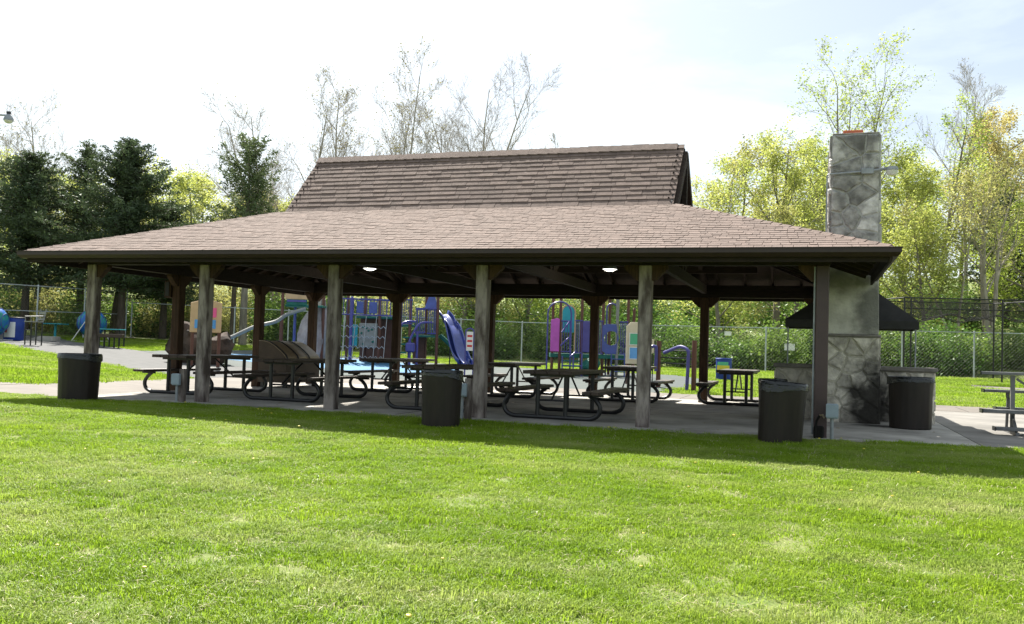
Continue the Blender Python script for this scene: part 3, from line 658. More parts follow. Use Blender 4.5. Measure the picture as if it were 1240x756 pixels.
b = MB(); b.box(X0+.02, X1-.02, Y0+.02, Y1-.02, 5.06, 5.09); b.build('crown', 'cap_stone', fp, bevel=.01)
b = MB(); cx, cy = .50, 3.9; b.prism([(cx-.17,cy-.17),(cx+.17,cy-.17),(cx+.17,cy+.17),(cx-.17,cy+.17)], 'z', 5.09, 5.22); b.build('clay_flue', 'clay', fp, bevel=.01)
for s, xa, xb in ((-1, -.76, X0-.02), (1, X1+.04, 1.93)):
    hw = MB().box(xa, xb, 4.12, Y1, .0, .92).build('hearth_wall', 'mortar', fp)
    stones(hw, (xa,4.12,.0), (1,0,0), (0,0,1), xb-xa, .91, .30, 'stone', seed=20+s)
    if s > 0: stones(hw, (xb,4.12,.0), (0,1,0), (0,0,1), Y1-4.12, .91, .3, 'stone', seed=24)
    else: stones(hw, (xa,Y1,.0), (0,-1,0), (0,0,1), Y1-4.12, .91, .3, 'stone', seed=25)
    MB().box(min(xa, xb)-(.05 if s < 0 else 0), max(xa, xb)+(.05 if s > 0 else 0), 4.06, Y1+.04, .925, 1.0).build('hearth_cap', 'cap_stone', fp, bevel=.012)
    # sheet metal smoke hood: sloped top, short skirt, hollow below
    xi = X0-.005 if s < 0 else X1+.02; xo = -.60 if s < 0 else 1.62; zi = 2.30; b = MB()
    y0, y1 = 3.62, 4.70; o1 = xo-s*.03
    b.add([(xi,y0+.12,zi),(xi,y1-.12,zi),(xo,y1,1.80),(xo,y0,1.80),(xo,y0,1.66),(xo,y1,1.66),(xi,y0,1.66),(xi,y1,1.66),(xi,y0,1.80),(xi,y1,1.80)],
          [(0,1,2,3),(3,2,5,4),(0,3,8),(8,3,4,6),(1,9,2),(9,7,5,2)])
    o = b.build('smoke_hood', 'hood', fp); md = o.modifiers.new('thick', 'SOLIDIFY'); md.thickness = .012
    MB().tube([(xo-s*.05, y0+.05, 1.0), (xo-s*.05, y0+.05, 1.67)], .014, 6).build('hood_leg', 'galv', fp)
# flood light and its conduit on the chimney
t = thing('flood_light', 'grey area light on a conduit across the chimney stack', 'light', (X0, Y0-.045, 4.38))
MB().tube([(-.05,.02,-.03),(-.02,-.012,-.03),(.50,-.012,.0)], .018, 6).build('conduit', 'galv', t); MB().tube([(-.06,.05,-.03),(-.065,.06,-1.4)], .015, 6).build('conduit', 'galv', t)
MB().box(.50, .70, -.06, .0, -.045, .055).build('junction_box', 'galv', t, bevel=.008)
MB().tube([(.70,-.03,.01),(.86,-.05,.03),(.95,-.06,.04)], .025, 8).build('arm', 'galv', t)
b = MB(); b.lathe([(.04,.07),(.09,.058),(.10,.025),(.10,.0),(.02,.0)], c=(.99,-.07,0), n=20); b.build('housing', 'galv', t, sm=True)
b = MB(); b.lathe([(.02,-.01),(.096,-.004),(.09,-.05),(.07,-.08),(.03,-.09)][::-1], c=(.99,-.07,0), n=20); b.build('refractor', 'lamp_glass', t, sm=True)

# ================================================================ picnic tables
def table(name, label, loc, rz=0):
    t = thing(name, label, 'picnic table', loc, rz, 'picnic tables under the shelter')
    L_ = 2.44; g = random.Random(hash(label) % 999)
    for i in range(4):
        MB().box(-.40+i*.202, -.40+i*.202+.194, 0, L_, .715, .77).build('top_plank', 'plank_table', t, bevel=.006)
    for s in (-1, 1):
        for k in range(2): MB().box(s*.70-.135+k*.14, s*.70-.135+k*.14+.132, 0, L_, .420, .468).build('seat_plank', 'plank_table', t, bevel=.006)
    for y in (.30, L_-.30):
        pts = [(-.63,y,.40),(-.72,y,.33),(-.79,y,.22),(-.76,y,.10),(-.64,y,.035),(-.45,y,.03),(0,y,.03),(.45,y,.03),(.64,y,.035),(.76,y,.10),(.79,y,.22),(.72,y,.33),(.63,y,.40)]
        f = MB().tube(bez(pts, 4), .037, 8).build('leg_loop', 'frame_black', t, sm=True)
        for s in (-1, 1):
            MB().box(s*.70-.14, s*.70+.14, y-.03, y+.03, .385, .4195).build('seat_bracket', 'frame_black', f)
            MB().tube([(s*.23,y,.03),(s*.23,y,.70)], .036, 8).build('upright', 'frame_black', t)
        MB().box(-.36, .36, y-.035, y+.035, .675, .7145).build('top_bracket', 'frame_black', t)
        MB().tube([(-.23,y,.30),(.23,y,.30)], .018, 6).build('crossbar', 'frame_black', t)
    for s, (ya, yb_) in ((-1, (.30, 1.0)), (1, (L_-.30, L_-1.0))):
        MB().tube([(0,ya,.30),(0,yb_,.70)], .018, 6).build('diagonal_brace', 'frame_black', t)
    return t
t0 = table('picnic_table', 'dark plank picnic table at the left end beside the second front post', (-11.95, 1.15, .012))
for x, y, lab in ((-9.42, .85, 'dark plank picnic table just left of the third front post'),
                  (-6.30, .50, 'dark plank picnic table behind the middle rubbish barrel'),
                  (-4.05, .18, 'dark plank picnic table seen end-on between the two right wooden posts'),
                  (-4.10, 6.10, 'dark plank picnic table in the back row behind the end-on table'),
                  (-1.72, 6.75, 'dark plank picnic table in the back row nearest the fireplace'),
                  (-6.75, 5.6, 'dark plank picnic table in the back row behind the centre post'),
                  (-9.55, 5.2, 'dark plank picnic table in the back row in front of the climbing net')):
    dup(t0, (x, y, .012), 0, lab)

# ================================================================ rubbish barrels
def barrel(label, loc, rz=0, tilt=(0,0), bag=True, rad=.285, h=.82, open_=True, seed=1):
    t = thing('rubbish_barrel', label, 'barrel', loc, rz, 'brown rubbish barrels'); t.rotation_euler = (tilt[0], tilt[1], rz); g = random.Random(seed)
    ph = g.uniform(0, 6)
    wob = lambda a, z: .010*math.sin(2*a+ph)+.006*math.sin(3*a+2*ph+4*z)+.007*math.cos(18*a)*(0.01 < z < h-.1)
    b = MB(); b.lathe([(rad*.88,.0),(rad*.93,.015),(rad*.95,h*.3),(rad*.965,h*.6),(rad*1.0,h-.11),(rad*1.005,h-.05),(rad*.99,h-.02)], n=72, wob=wob); b.build('body', 'can_brown', t, sm=True)
    b = MB(); b.tube([(rad*1.0*math.cos(a), rad*1.0*math.sin(a), h-.015) for a in [2*math.pi*k/32 for k in range(33)]], .018, 6, cap=False); b.build('rim', 'bag_black' if bag else 'can_brown', t, sm=True)
    if bag:
        # liner folded over the rim with a ragged hem
        n = 40; v = []; f = []
        hem = [.045+g.uniform(-.006, .008)+.06*max(0, math.sin(k/n*6.283+ph))**3 for k in range(n)]
        for k in range(n):
            a = 2*math.pi*k/n; c, s_ = math.cos(a), math.sin(a); rr = rad*1.035+g.uniform(-.003, .010)
            v += [(c*rad*.80, s_*rad*.80, h-.14), (c*rad*.95, s_*rad*.95, h-.01), (c*rad*1.02, s_*rad*1.02, h+.014), (c*rr, s_*rr, h-.01), (c*(rr+g.uniform(.0, .012)), s_*(rr+.004), h-.02-hem[k])]
        for k in range(n):
            k2 = (k+1) % n
            for q in range(4): f.append((k*5+q, k2*5+q, k2*5+q+1, k*5+q+1))
        f.append(tuple(k*5 for k in range(n)))
        b = MB(); b.add(v, f); b.build('bag_liner', 'bag_black', t, sm=True)
    else:
        b = MB(); b.lathe([(rad*.2,h-.06),(rad*.9,h-.05),(rad*.95,h-.02)], n=32); b.build('inner_floor', 'soot', t)
    return t
barrel('brown barrel on the grass at the left front corner of the shelter', (-12.05,-1.0,T(-12.05,-1)), bag=True, rad=.335, h=.79, seed=3)
barrel('brown barrel with a black liner on the grass left of the centre post', (-5.20,-1.30,T(-5.2,-1.3)-.01), rad=.29, h=.80, seed=4)
barrel('leaning brown barrel with a black liner on the grass by the plum corner post', (-.52,-.78,T(-.5,-.78)-.02), tilt=(.0,.055), rad=.305, h=.80, seed=5)
barrel('brown barrel with a black liner standing on the paving against the sooty hearth', (1.42,2.75,.012), rad=.345, h=.83, seed=6)
barrel('smaller dark barrel half hidden behind the leaning barrel', (-.78,3.2,.012), rad=.24, h=.70, bag=True, seed=8)

# ================================================================ curved-lid serving box
sv = thing('curved_lid_box', 'tan box with a rounded roll-top lid and dark straps behind the left tables', 'box', (-12.2, 5.9, .012), R(-92))
L_ = 1.45
pr = [(-.42,1.09),(-.30,1.09),(-.16,1.06),(.0,.98),(.18,.86),(.31,.75),(.36,.66)]
b = MB(); b.prism([(-.42,.12),(.36,.12),(.36,.655)]+pr[::-1][1:], 'x', -L_/2, L_/2); b.build('body', 'brown_body', sv)
b = MB(); n = len(pr)
vs_ = [(x, q[0]*1.0+(.012 if i else 0), q[1]+.014) for x in (-L_/2-.0, L_/2) for i, q in enumerate(pr)]
b.add(vs_, [(i, i+1, n+i+1, n+i) for i in range(n-1)]); o = b.build('lid', 'tan_lid', sv, sm=True); md = o.modifiers.new('t', 'SOLIDIFY'); md.thickness = .012
for x in (-.24, .24, .70):
    b = MB(); b.add([(xx, q[0]+(.03 if i else 0), q[1]+.03) for xx in (x-.025, x+.025) for i, q in enumerate(pr)], [(i, i+1, n+i+1, n+i) for i in range(n-1)]); o = b.build('strap', 'strap', sv); md = o.modifiers.new('t', 'SOLIDIFY'); md.thickness = .012
b = MB(); b.box(-L_/2, L_/2, .365, .40, .58, .66); b.build('lip', 'bench_grey', sv, bevel=.006)
for x in (-.62, .62):
    for y in (-.34, .28): MB().box(x-.04, x+.04, y-.04, y+.04, 0, .12).build('foot', 'frame_black', sv)

# ================================================================ small aluminium bleacher at the right edge
bl = thing('bleacher', 'small galvanised bleacher with aluminium boards at the right edge', 'bleacher', (2.9, 2.7, .012))
for (x0, y, z, wd, tk, mt) in ((-.30,-.30,.07,.22,.05,'galv'), (-.46,-.15,.33,.24,.055,'galv'), (-.19,.30,.36,.22,.045,'galv'), (-.36,.35,.64,.24,.045,'galv'), (-.46,.05,.93,.26,.045,'galv')):
    MB().box(x0, 3.6, y-wd/2, y+wd/2, z, z+tk).build('board', 'bleacher_metal', bl, bevel=.006)
    MB().box(x0-.02, x0-.0015, y-wd/2-.004, y+wd/2+.004, z-.006, z+tk+.006).build('end_cap', 'bag_black', bl)
for x in (.0, 1.6, 3.2):
    f = MB().box(x-.03, x+.03, -.02, .04, 0, .925).build('frame', 'bleacher_metal', bl)
    MB().bar((x,-.40,.025), (x,.55,.025), .05, .05).build('sill', 'bleacher_metal', f); MB().bar((x,-.30,.06), (x,.45,.62), .04, .04).build('stringer', 'bleacher_metal', f)
    MB().bar((x,.47,.06), (x,.35,.635), .04, .04).build('brace', 'bleacher_metal', f); MB().bar((x+.06,.03,.87), (x+.6,.03,.5), .035, .035).build('brace', 'bleacher_metal', f)
# ================================================================ helpers for things beyond the shelter
def seen(name, label, cat, px, D, group=None, rz=None):
    """a thing standing on the ground, its local x to the right as one looks at it; returns it with metre converters"""
    q = G(px, D); t = thing(name, label, cat, q, YAW if rz is None else rz, group); d = q-CP; yb = 378-FPX*d.dot(up)/d.dot(fw); k = D/FPX
    return t, (lambda p: (p-px)*k), (lambda y: (yb-y)*k)
# ---------------------------------------------------------------- chain link fences
def fence(name, label, pts, h, step, midrail=None, wire=.0026, gap=.10):
    t = thing(name, label, 'fence', (pts[0][0], pts[0][1], 0)); ox, oy = pts[0]
    wm = MB()
    for (x0, y0), (x1, y1) in zip(pts[:-1], pts[1:]):
        L_ = math.hypot(x1-x0, y1-y0); n = max(1, round(L_/step)); P = []
        for i in range(n+1):
            x, y = x0+(x1-x0)*i/n, y0+(y1-y0)*i/n; P.append(Vector((x-ox, y-oy, T(x, y))))
        for i, q in enumerate(P):
            if i < n or (x1, y1) == pts[-1]:
                b = MB(); b.tube([(0,0,-.05),(0,0,h)], .036, 8); b.tube([(0,0,h),(0,0,h+.05)], [.045,.02], 8); b.build('post', 'fence_metal', t, tuple(q))
        for zr_ in [h-.02]+([midrail] if midrail else []):
            for a, c in zip(P[:-1], P[1:]): MB().tube([a+Vector((0,0,zr_)), c+Vector((0,0,zr_))], .024, 6).build('rail', 'fence_metal', t)
        d = Vector((x1-x0, y1-y0, 0))/L_; s = -h
        while s < L_:
            for sg in (1, -1):
                a0, a1 = (s, s+h) if sg > 0 else (s+h, s); z0, z1 = .05, h-.02
                A = Vector((a0, z0)); B = Vector((a1, z1))
                lo_t, hi_t = 0.0, 1.0
                dx = a1-a0
                for lim, low in ((0, True), (L_, False)):
                    t_ = (lim-a0)/dx
                    if (dx > 0) == low: lo_t = max(lo_t, t_)
                    else: hi_t = min(hi_t, t_)
                if hi_t-lo_t > .02:
                    pp = []
                    for tt in (lo_t, hi_t):
                        aa = a0+dx*tt; x, y = x0+d.x*aa, y0+d.y*aa; pp.append(Vector((x-ox, y-oy, T(x, y)+z0+(z1-z0)*tt)))
                    wm.tube(pp, wire, 3, cap=False)
            s += gap
    tag(wm.build('wire_mesh', 'fence_wire', t), kind='stuff'); return t
fence('chain_link_fence', 'low chain link fence along the back of the park below the woods', [(-36.4,28.2),(-14,30.0),(6.6,31.0),(24,33.2)], 2.05, 3.05, gap=.16)
fence('tall_chain_link_fence', 'tall two-tier chain link fence behind the spinning balls at the left', [(-37.0,13.0),(-36.6,28.0)], 2.62, 3.2, midrail=1.35, gap=.16)
# signs on the fence
for px, y, w_, h_, lab in ((882, 404, 8, 5, 'small white sign hung on the top rail of the back fence'), (957, 420.5, 12, 8, 'white notice wired to the back fence beside the fireplace')):
    D = 42.2 if px < 900 else 42.6; q = spot(px, D); d = fw*D+rt*((px-620)/FPX*D)+up*((378-y)/FPX*D); k = D/FPX
    t = thing('fence_sign', lab, 'sign', (q.x, q.y+.0, CP.z+d.z), R(3)); MB().box(-w_*k/2, w_*k/2, -.012, .0, -h_*k/2, h_*k/2).build('panel', 'white_paint', t)
    for s in (-1, 1): MB().box(s*w_*k*.35-.012, s*w_*k*.35+.012, -.018, -.0125, h_*k*.3, h_*k*.42).build('clip', 'soot', t)

# ---------------------------------------------------------------- play structure with the blue slides
def rails(b, x0, x1, y, z0, z1, n):
    b.tube([(x0,y,z1),(x1,y,z1)], .03, 6); b.tube([(x0,y,z0),(x1,y,z0)], .025, 6)
    for i in range(n): x = x0+(x1-x0)*(i+.5)/n; b.tube([(x,y,z0),(x,y,z1)], .016, 5)
ps, X, Z = seen('play_structure', 'large purple and brown play structure with twin blue slides and a chain net', 'play structure', 455, 38)
def pst(px, y0, yt, m='play_brown', r=.065, zb=0):
    b = MB(); b.tube([(X(px),y0,zb),(X(px),y0,Z(yt))], r, 10); b.tube([(X(px),y0,Z(yt)),(X(px),y0,Z(yt)+.05)], [r*1.1,r*.5], 10); return b.build('post', m, ps, sm=True)
for px, y0, yt in ((460,0,345),(497,0,348),(513,1.2,345),(530,0,350),(415,1.2,350),(437,1.2,345),(388,.6,340),(342,0,338),(380,1.6,345)): pst(px, y0, yt)
pst(427, -.25, 362, 'play_purple', .07); pst(352, .8, 350, 'play_blue', .06)
# decks
for a, c, y, dep in ((430,476,383,1.3),(497,531,404,1.2),(476,500,392,1.2),(345,390,372,1.4)):
    d_ = MB().box(X(a), X(c), 0, dep, Z(y)-.09, Z(y)).build('deck', 'play_green', ps, bevel=.01)
# guard panels of upright bars
for a, c, y, z0, z1, n, m in ((410,475,-.05,382,363,16,'play_purple'),(486,500,-.05,391,362,6,'play_purple'),(503,516,-.06,401,372,6,'play_purple'),(518,529,-.06,402,372,5,'play_purple'),(430,475,1.3,382,362,9,'play_purple'),(500,529,1.2,402,372,8,'play_purple')):
    b = MB(); rails(b, X(a), X(c), y, Z(z0), Z(z1), n); b.build('guard_rail', m, ps)
for a, c, y0, y1 in ((432,440,366,380),(447,457,366,380)): MB().box(X(a), X(c), -.10, -.07, Z(y1), Z(y0)).build('guard_panel', 'play_blue', ps, bevel=.01)
# climbing wall and dark tunnel below the deck
b = MB(); b.box(X(436), X(458), -.12, -.04, Z(421), Z(392)); w_ = b.build('climbing_wall', 'bench_grey', ps, bevel=.02)
gq = random.Random(4)
for i in range(9): b = MB(); b.lathe([(.0,.03),(.04,.02),(.05,.0)][::-1], n=6); o = b.build('hand_hold', 'play_green', w_, (X(438+gq.random()*18), -.125, Z(394+gq.random()*25))); o.rotation_euler = (R(90),0,0)
MB().box(X(428), X(434), -.02, .04, Z(420), Z(394)).build('side_panel', 'play_teal', ps, bevel=.01)
# stairs, pod and curved hand rails
for i, (px, y) in enumerate(((489,425),(492,415),(495,407))): MB().box(X(px-5), X(px+7), -.9+.3*i, -.62+.3*i, Z(y)-.06, Z(y)).build('step', 'play_green', ps, bevel=.01)
for pts in ([(486,398),(491,391),(497,388.5),(505,388.5)], [(499,412),(503,402),(509,392),(515,389),(525,389)]):
    MB().tube(bez([(X(p), -.75+.012*(p-486), Z(y)) for p, y in pts], 5), .045, 8).build('hand_rail', 'play_purple', ps, sm=True)
MB().tube([(X(499.5),-.62,0),(X(499.5),-.62,Z(412))], .06, 8).build('post', 'play_purple', ps); MB().tube([(X(508),-.55,0),(X(508),-.55,Z(400))], .05, 8).build('post', 'play_purple', ps)
b = MB(); b.box(X(495), X(506), -.80, -.48, Z(425), Z(414)); b.build('activity_box', 'play_purple', ps, bevel=.05)
MB().box(X(484), X(489), -.9, -.7, Z(432), Z(428)).build('step', 'pane_blue', ps, bevel=.02)
# chain net
cn_ = MB()
for i in range(6):
    x = X(408)+ (X(470)-X(408))*i/5; cn_.tube([(x,-1.0,.05),(x,-.3,Z(384))], .014, 5)
for j_ in range(4):
    zz_ = Z(433-j_*12); y_ = -1.0+.7*(zz_/Z(384)); pts = []
    for i in range(21): pts.append((X(408)+(X(470)-X(408))*i/20, y_, zz_+(.05 if i % 2 else -.05)))
    cn_.tube(pts, .018, 5)
cn_.build('chain_net', 'chain', ps)
# twin slides: curved troughs with raised sides
def slide(px0, y0p, px1, y1p, yo, wd=.5):
    n = 14; v = []; f = []; prof_ = [(-wd/2-.03,.20),(-wd/2+.02,.22),(-wd/2+.06,.05),(0,.0),(wd/2-.06,.05),(wd/2-.02,.22),(wd/2+.03,.20)]
    for i in range(n+1):
        s = i/n; x = X(px0)+(X(px1)-X(px0))*(s+.03*math.sin(s*math.pi*2)); z = Z(y0p)+(Z(y1p)-Z(y0p))*(s-.09*math.sin(s*2*math.pi)); y = yo-2.3*s
        tx, ty = (X(px1)-X(px0)), -2.3; tl = math.hypot(tx, ty)
        for a, c in prof_: v.append((x-ty/tl*a, y+tx/tl*a, z+c))
    m_ = len(prof_)
    for i in range(n):
        for k in range(m_-1): f.append((i*m_+k, i*m_+k+1, (i+1)*m_+k+1, (i+1)*m_+k))
    b = MB(); b.add(v, f); o = b.build('slide', 'slide_blue', ps, sm=True); md = o.modifiers.new('t', 'SOLIDIFY'); md.thickness = .04
slide(534, 378, 566, 438, 1.0, .5); slide(541, 388, 576, 444, .6, .5)
MB().box(X(431), X(475), 1.22, 1.27, 0, Z(384)).build('back_panel', 'play_brown', ps); MB().box(X(498), X(512), 1.1, 1.15, 0, Z(405)).build('back_panel', 'play_brown', ps)
b = MB(); b.tube(bez([(X(533),.45,Z(404)),(X(545),.3,Z(414)),(X(556),.1,Z(425)),(X(570),.0,Z(438))], 5), .09, 6); b.build('slide_beam', 'play_green', ps)
for px in (546, 556): MB().tube([(X(px),.2,0),(X(px),.2,Z(418 if px < 550 else 426))], .03, 6).build('slide_leg', 'frame_black', ps)
MB().add([(X(513),.2,Z(372)),(X(530),.2,Z(372)),(X(530),1.1,Z(372)),(X(513),1.1,Z(372)),(X(521),.65,Z(345))], [(0,1,4),(1,2,4),(2,3,4),(3,0,4),(0,3,2,1)]).build('hood_roof', 'play_blue', ps)
# left wing: tan roof panel, green rail panel, long grey slide, pale rock climber
MB().box(X(345), X(374), -.06, .0, Z(366), Z(352)).build('roof_panel', 'play_tan', ps, bevel=.02)
MB().box(X(347), X(372), -.10, -.065, Z(373), Z(366)).build('rail_panel', 'play_green', ps, bevel=.02); MB().box(X(348), X(371), -.13, -.105, Z(369), Z(366.5)).build('rail_band', 'play_purple', ps)
b = MB(); b.tube(bez([(X(272),-1.6,Z(418)),(X(284),-1.5,Z(418)),(X(296),-1.35,Z(413)),(X(318),-1.1,Z(401)),(X(340),-.8,Z(394)),(X(352),-.6,Z(385)),(X(372),-.3,Z(377))], 5), .075, 8); b.build('long_rail', 'bench_grey', ps, sm=True)
for px, y in ((284,418),(318,401),(345,391)): MB().tube([(X(px),-1.45+.013*(px-284),0),(X(px),-1.45+.013*(px-284),Z(y))], .03, 6).build('rail_leg', 'play_brown', ps)
def rock(parent, name, cx_, cy_, w_, d_, h_, m_, seed, loc=(0,0,0)):
    bm = bmesh.new(); bmesh.ops.create_icosphere(bm, subdivisions=3, radius=1); g = random.Random(seed); ph = [(Vector((g.uniform(-1,1),g.uniform(-1,1),g.uniform(-1,1))).normalized(), g.uniform(.55,.9)) for _ in range(14)]
    for v in bm.verts:
        c_ = v.co.copy()
        for n_, l_ in ph:
            e_ = c_.dot(n_)-l_
            if e_ > 0: c_ -= n_*e_
        c_ *= 1+.10*math.sin(7*c_.x+seed)*math.sin(6*c_.y+2*seed)*math.sin(8*c_.z)+g.uniform(-.06, .06); v.co = Vector((cx_+c_.x*w_/2*1.15, cy_+c_.y*d_/2*1.15, max(-.05, h_*.42+c_.z*h_*.62)))
    me = bpy.data.meshes.new(name); bm.to_mesh(me); bm.free(); me.materials.append(M[m_]); return link(name, me, parent, loc)
rock(ps, 'rock_climber', X(374), -.2, X(384)-X(364), .8, Z(382), 'rock_pale', 3); rock(ps, 'rock_climber', X(386), .9, X(396)-X(376), .8, Z(352), 'rock_pale', 5)

# ---------------------------------------------------------------- second play structure
ps2, X, Z = seen('toddler_play_structure', 'smaller play structure with pink panel, teal arch and purple guards', 'play structure', 712, 34)
ps_ = ps; ps = ps2
for px, y0, yt in ((670,.1,352),(679,.0,352),(705,.0,350),(724,.9,350),(731,.1,350),(761,.0,350),(772,.9,372),(742,1.0,350)): pst(px, y0, yt, r=.055)
pst(748, 0, 350, 'bench_grey', .06)
MB().box(X(668), X(762), .0, 1.2, Z(434), Z(429)).build('deck', 'play_green', ps2, bevel=.01)
b = MB(); b.prism([(X(667.5),Z(427)),(X(678),Z(427)),(X(678),Z(388)),(X(675),Z(386.5)),(X(667.5),Z(389))], 'y', -.10, -.05); b.build('pink_panel', 'play_pink', ps2, bevel=.01)
def archpoly(a, c, yb_, yt, n=10):
    r_ = (X(c)-X(a))/2; cx_ = (X(a)+X(c))/2; zt_ = Z(yt)-r_; return [(X(a),Z(yb_)),(X(c),Z(yb_))]+[(cx_+r_*math.cos(math.pi*k/n), zt_+r_*math.sin(math.pi*k/n)) for k in range(n+1)]
MB().prism(archpoly(683, 698, 403, 370), 'y', .95, 1.0).build('teal_arch_panel', 'play_teal', ps2, bevel=.01)
pp = archpoly(682, 699, 429, 369)[2:]; MB().tube([(p_[0],.97,p_[1]) for p_ in [(X(699),Z(429))]+pp+[(X(682),Z(429))]], .03, 6).build('arch_rim', 'play_tan', ps2)
def hoop(a, c, yt, yo, m, n=10, r=.03):
    P = archpoly(a, c, 0, yt, n)[2:]; MB().tube([(X(c),yo,0)]+[(q[0],yo,q[1]) for q in P]+[(X(a),yo,0)], r, 8).build('hoop', m, ps2, sm=True)
hoop(663, 691, 367.5, -.5, 'play_purple'); hoop(737, 750, 366, .6, 'play_purple')
for a, c, y, z0, z1, n in ((697,706,-.05,428,389,4),(725,731,-.05,428,389,3),(751,761,-.05,428,389,5),(680,692,-.06,427,390,4)):
    b = MB(); rails(b, X(a), X(c), y, Z(z0), Z(z1), n); b.build('guard_rail', 'play_purple', ps2)
MB().box(X(706), X(716), -.06, -.02, Z(427), Z(389)).build('purple_panel', 'play_purple', ps2, bevel=.01)
# purple panel with a round opening
n = 20; v = []; f = []; cx_, cz_, rr = X(741), Z(409), .27; x0_, x1_, z0_, z1_ = X(730), X(748), Z(428), Z(392)
for k in range(n):
    a = 2*math.pi*k/n; c, s = math.cos(a), math.sin(a); tt = min(((x1_-cx_) if c > 0 else (x0_-cx_))/c if abs(c) > 1e-6 else 9, ((z1_-cz_) if s > 0 else (z0_-cz_))/s if abs(s) > 1e-6 else 9)
    v += [(cx_+rr*c, -.06, cz_+rr*s), (cx_+tt*c, -.06, cz_+tt*s)]
for k in range(n): f.append((2*k, 2*k+1, 2*((k+1) % n)+1, 2*((k+1) % n)))
b = MB(); b.add(v, f); o = b.build('window_panel', 'play_blue', ps2); md = o.modifiers.new('t', 'SOLIDIFY'); md.thickness = .04
for (a, c) in (((680,404),(689,391)),((679,420),(689,410)),((691,433),(698,426))): MB().tube([(X(a[0]),-.55,Z(a[1])),(X(c[0]),-.35,Z(c[1]))], .032, 6).build('hand_rail', 'play_purple', ps2)
for i in range(3):
    MB().box(X(681), X(703), -.85+.28*i, -.6+.28*i, Z(449-6*i)-.05, Z(449-6*i)).build('step', 'play_green', ps2)
for px in (681, 694, 704): MB().tube([(X(px),-.86,0),(X(px),-.86,Z(432 if px != 704 else 428))], .03, 6).build('stair_post', 'play_purple', ps2)
MB().tube([(X(680),-.87,Z(443)),(X(704),-.87,Z(443))], .022, 6).build('stair_rail', 'play_blue', ps2)
b = MB()
for px in (741, 757): b.tube([(X(px),-.2,0),(X(px),-.2,Z(427))], .028, 6)
for y in (434, 442, 449): b.tube([(X(741),-.2,Z(y)),(X(757),-.2,Z(y))], .022, 6)
b.build('ladder', 'play_blue', ps2)
rock(ps2, 'climbing_rock', X(716), -.2, .7, .5, Z(431), 'play_green', 8)
ps = ps_
# ---------------------------------------------------------------- cream window panel and slim board
t, X, Z = seen('window_play_panel', 'cream play panel with green and blue window panes right of the purple guards', 'play panel', 769, 29)
x0_, x1_ = X(759), X(778.5)
body = MB(); body.prism([(x0_,Z(441)),(x1_,Z(441)),(x1_,Z(396)),((x0_+x1_)/2+.12,Z(390.5)),((x0_+x1_)/2-.12,Z(390.5)),(x0_,Z(396))], 'y', -.05, .0); body.build('board', 'play_cream', t, bevel=.01)
for nm, m_, ya, yb_ in (('green_pane','pane_green',404,418),('blue_pane','pane_blue',421,435)):
    p_ = MB().box(X(763), X(776.5), -.062, -.0505, Z(yb_), Z(ya)).build(nm, m_, t)
    fr = MB()
    for a in (X(763), X(776.5)): fr.box(a-.012, a+.012, -.075, -.0625, Z(yb_)-.012, Z(ya)+.012)
    for a in (Z(yb_), Z(ya)): fr.box(X(763)+.013, X(776.5)-.013, -.074, -.0625, a-.012, a+.012)
    fr.build('pane_frame', 'white_paint', p_)
for px in (761.5, 776): MB().tube([(X(px),.05,-.05),(X(px),.05,Z(400))], .055, 8).build('post', 'play_brown', t)
t, X, Z = seen('slim_notice_board', 'slim pale board on a thin post right of the window panel', 'sign', 790, 29)
MB().box(X(787.5), X(793), -.03, 0, Z(428), Z(411)).build('board', 'play_cream', t, bevel=.02); MB().tube([(X(792),.03,-.05),(X(792),.03,Z(413))], .018, 6).build('post', 'frame_black', t)
t, X, Z = seen('arched_sign', 'small red and white sign in an arched frame beside the blue slide', 'sign', 570, 31)
P = [(X(565),.0,0)]+[(X(570)+(X(565)-X(570))*math.cos(math.pi*k/8), 0, Z(403)+.14*math.sin(math.pi*k/8)) for k in range(9)]+[(X(575),0,0)]
MB().tube(P, .03, 6).build('frame', 'play_purple', t); s_ = MB().box(X(566), X(574), -.02, .0, Z(425), Z(402)).build('panel', 'white_paint', t)
for y in (406, 412, 418): MB().box(X(567), X(573), -.026, -.0205, Z(y+2.5), Z(y)).build('print_band', 'red_print', s_)
# ---------------------------------------------------------------- chin-up bars
t, X, Z = seen('chin_up_bars', 'purple bent-tube bars between brown posts on the grass', 'exercise bars', 822, 26)
for px, y0, yt in ((810,1.6,413),(842,0,412)): MB().tube([(X(px),y0,-.05),(X(px),y0,Z(yt))], .07, 10).build('post', 'play_brown', t, sm=True)
for pts, yo in (([(811,428),(814,426.5),(824,421),(829,420.5),(834,424),(835,432),(834,472)], .0), ([(794,426),(800,421),(804,420.5),(806,424),(806,452)], 1.5)):
    MB().tube(bez([(X(a), yo+(.8*(835-a)/24 if yo == 0 else 0), Z(c)) for a, c in pts], 4), .05, 8).build('bent_bar', 'play_purple', t, sm=True)
for y in (425, 434, 441): MB().tube([(X(812),1.5,Z(y)),(X(842),.1,Z(y))], .02, 6).build('crossbar', 'frame_black', t)
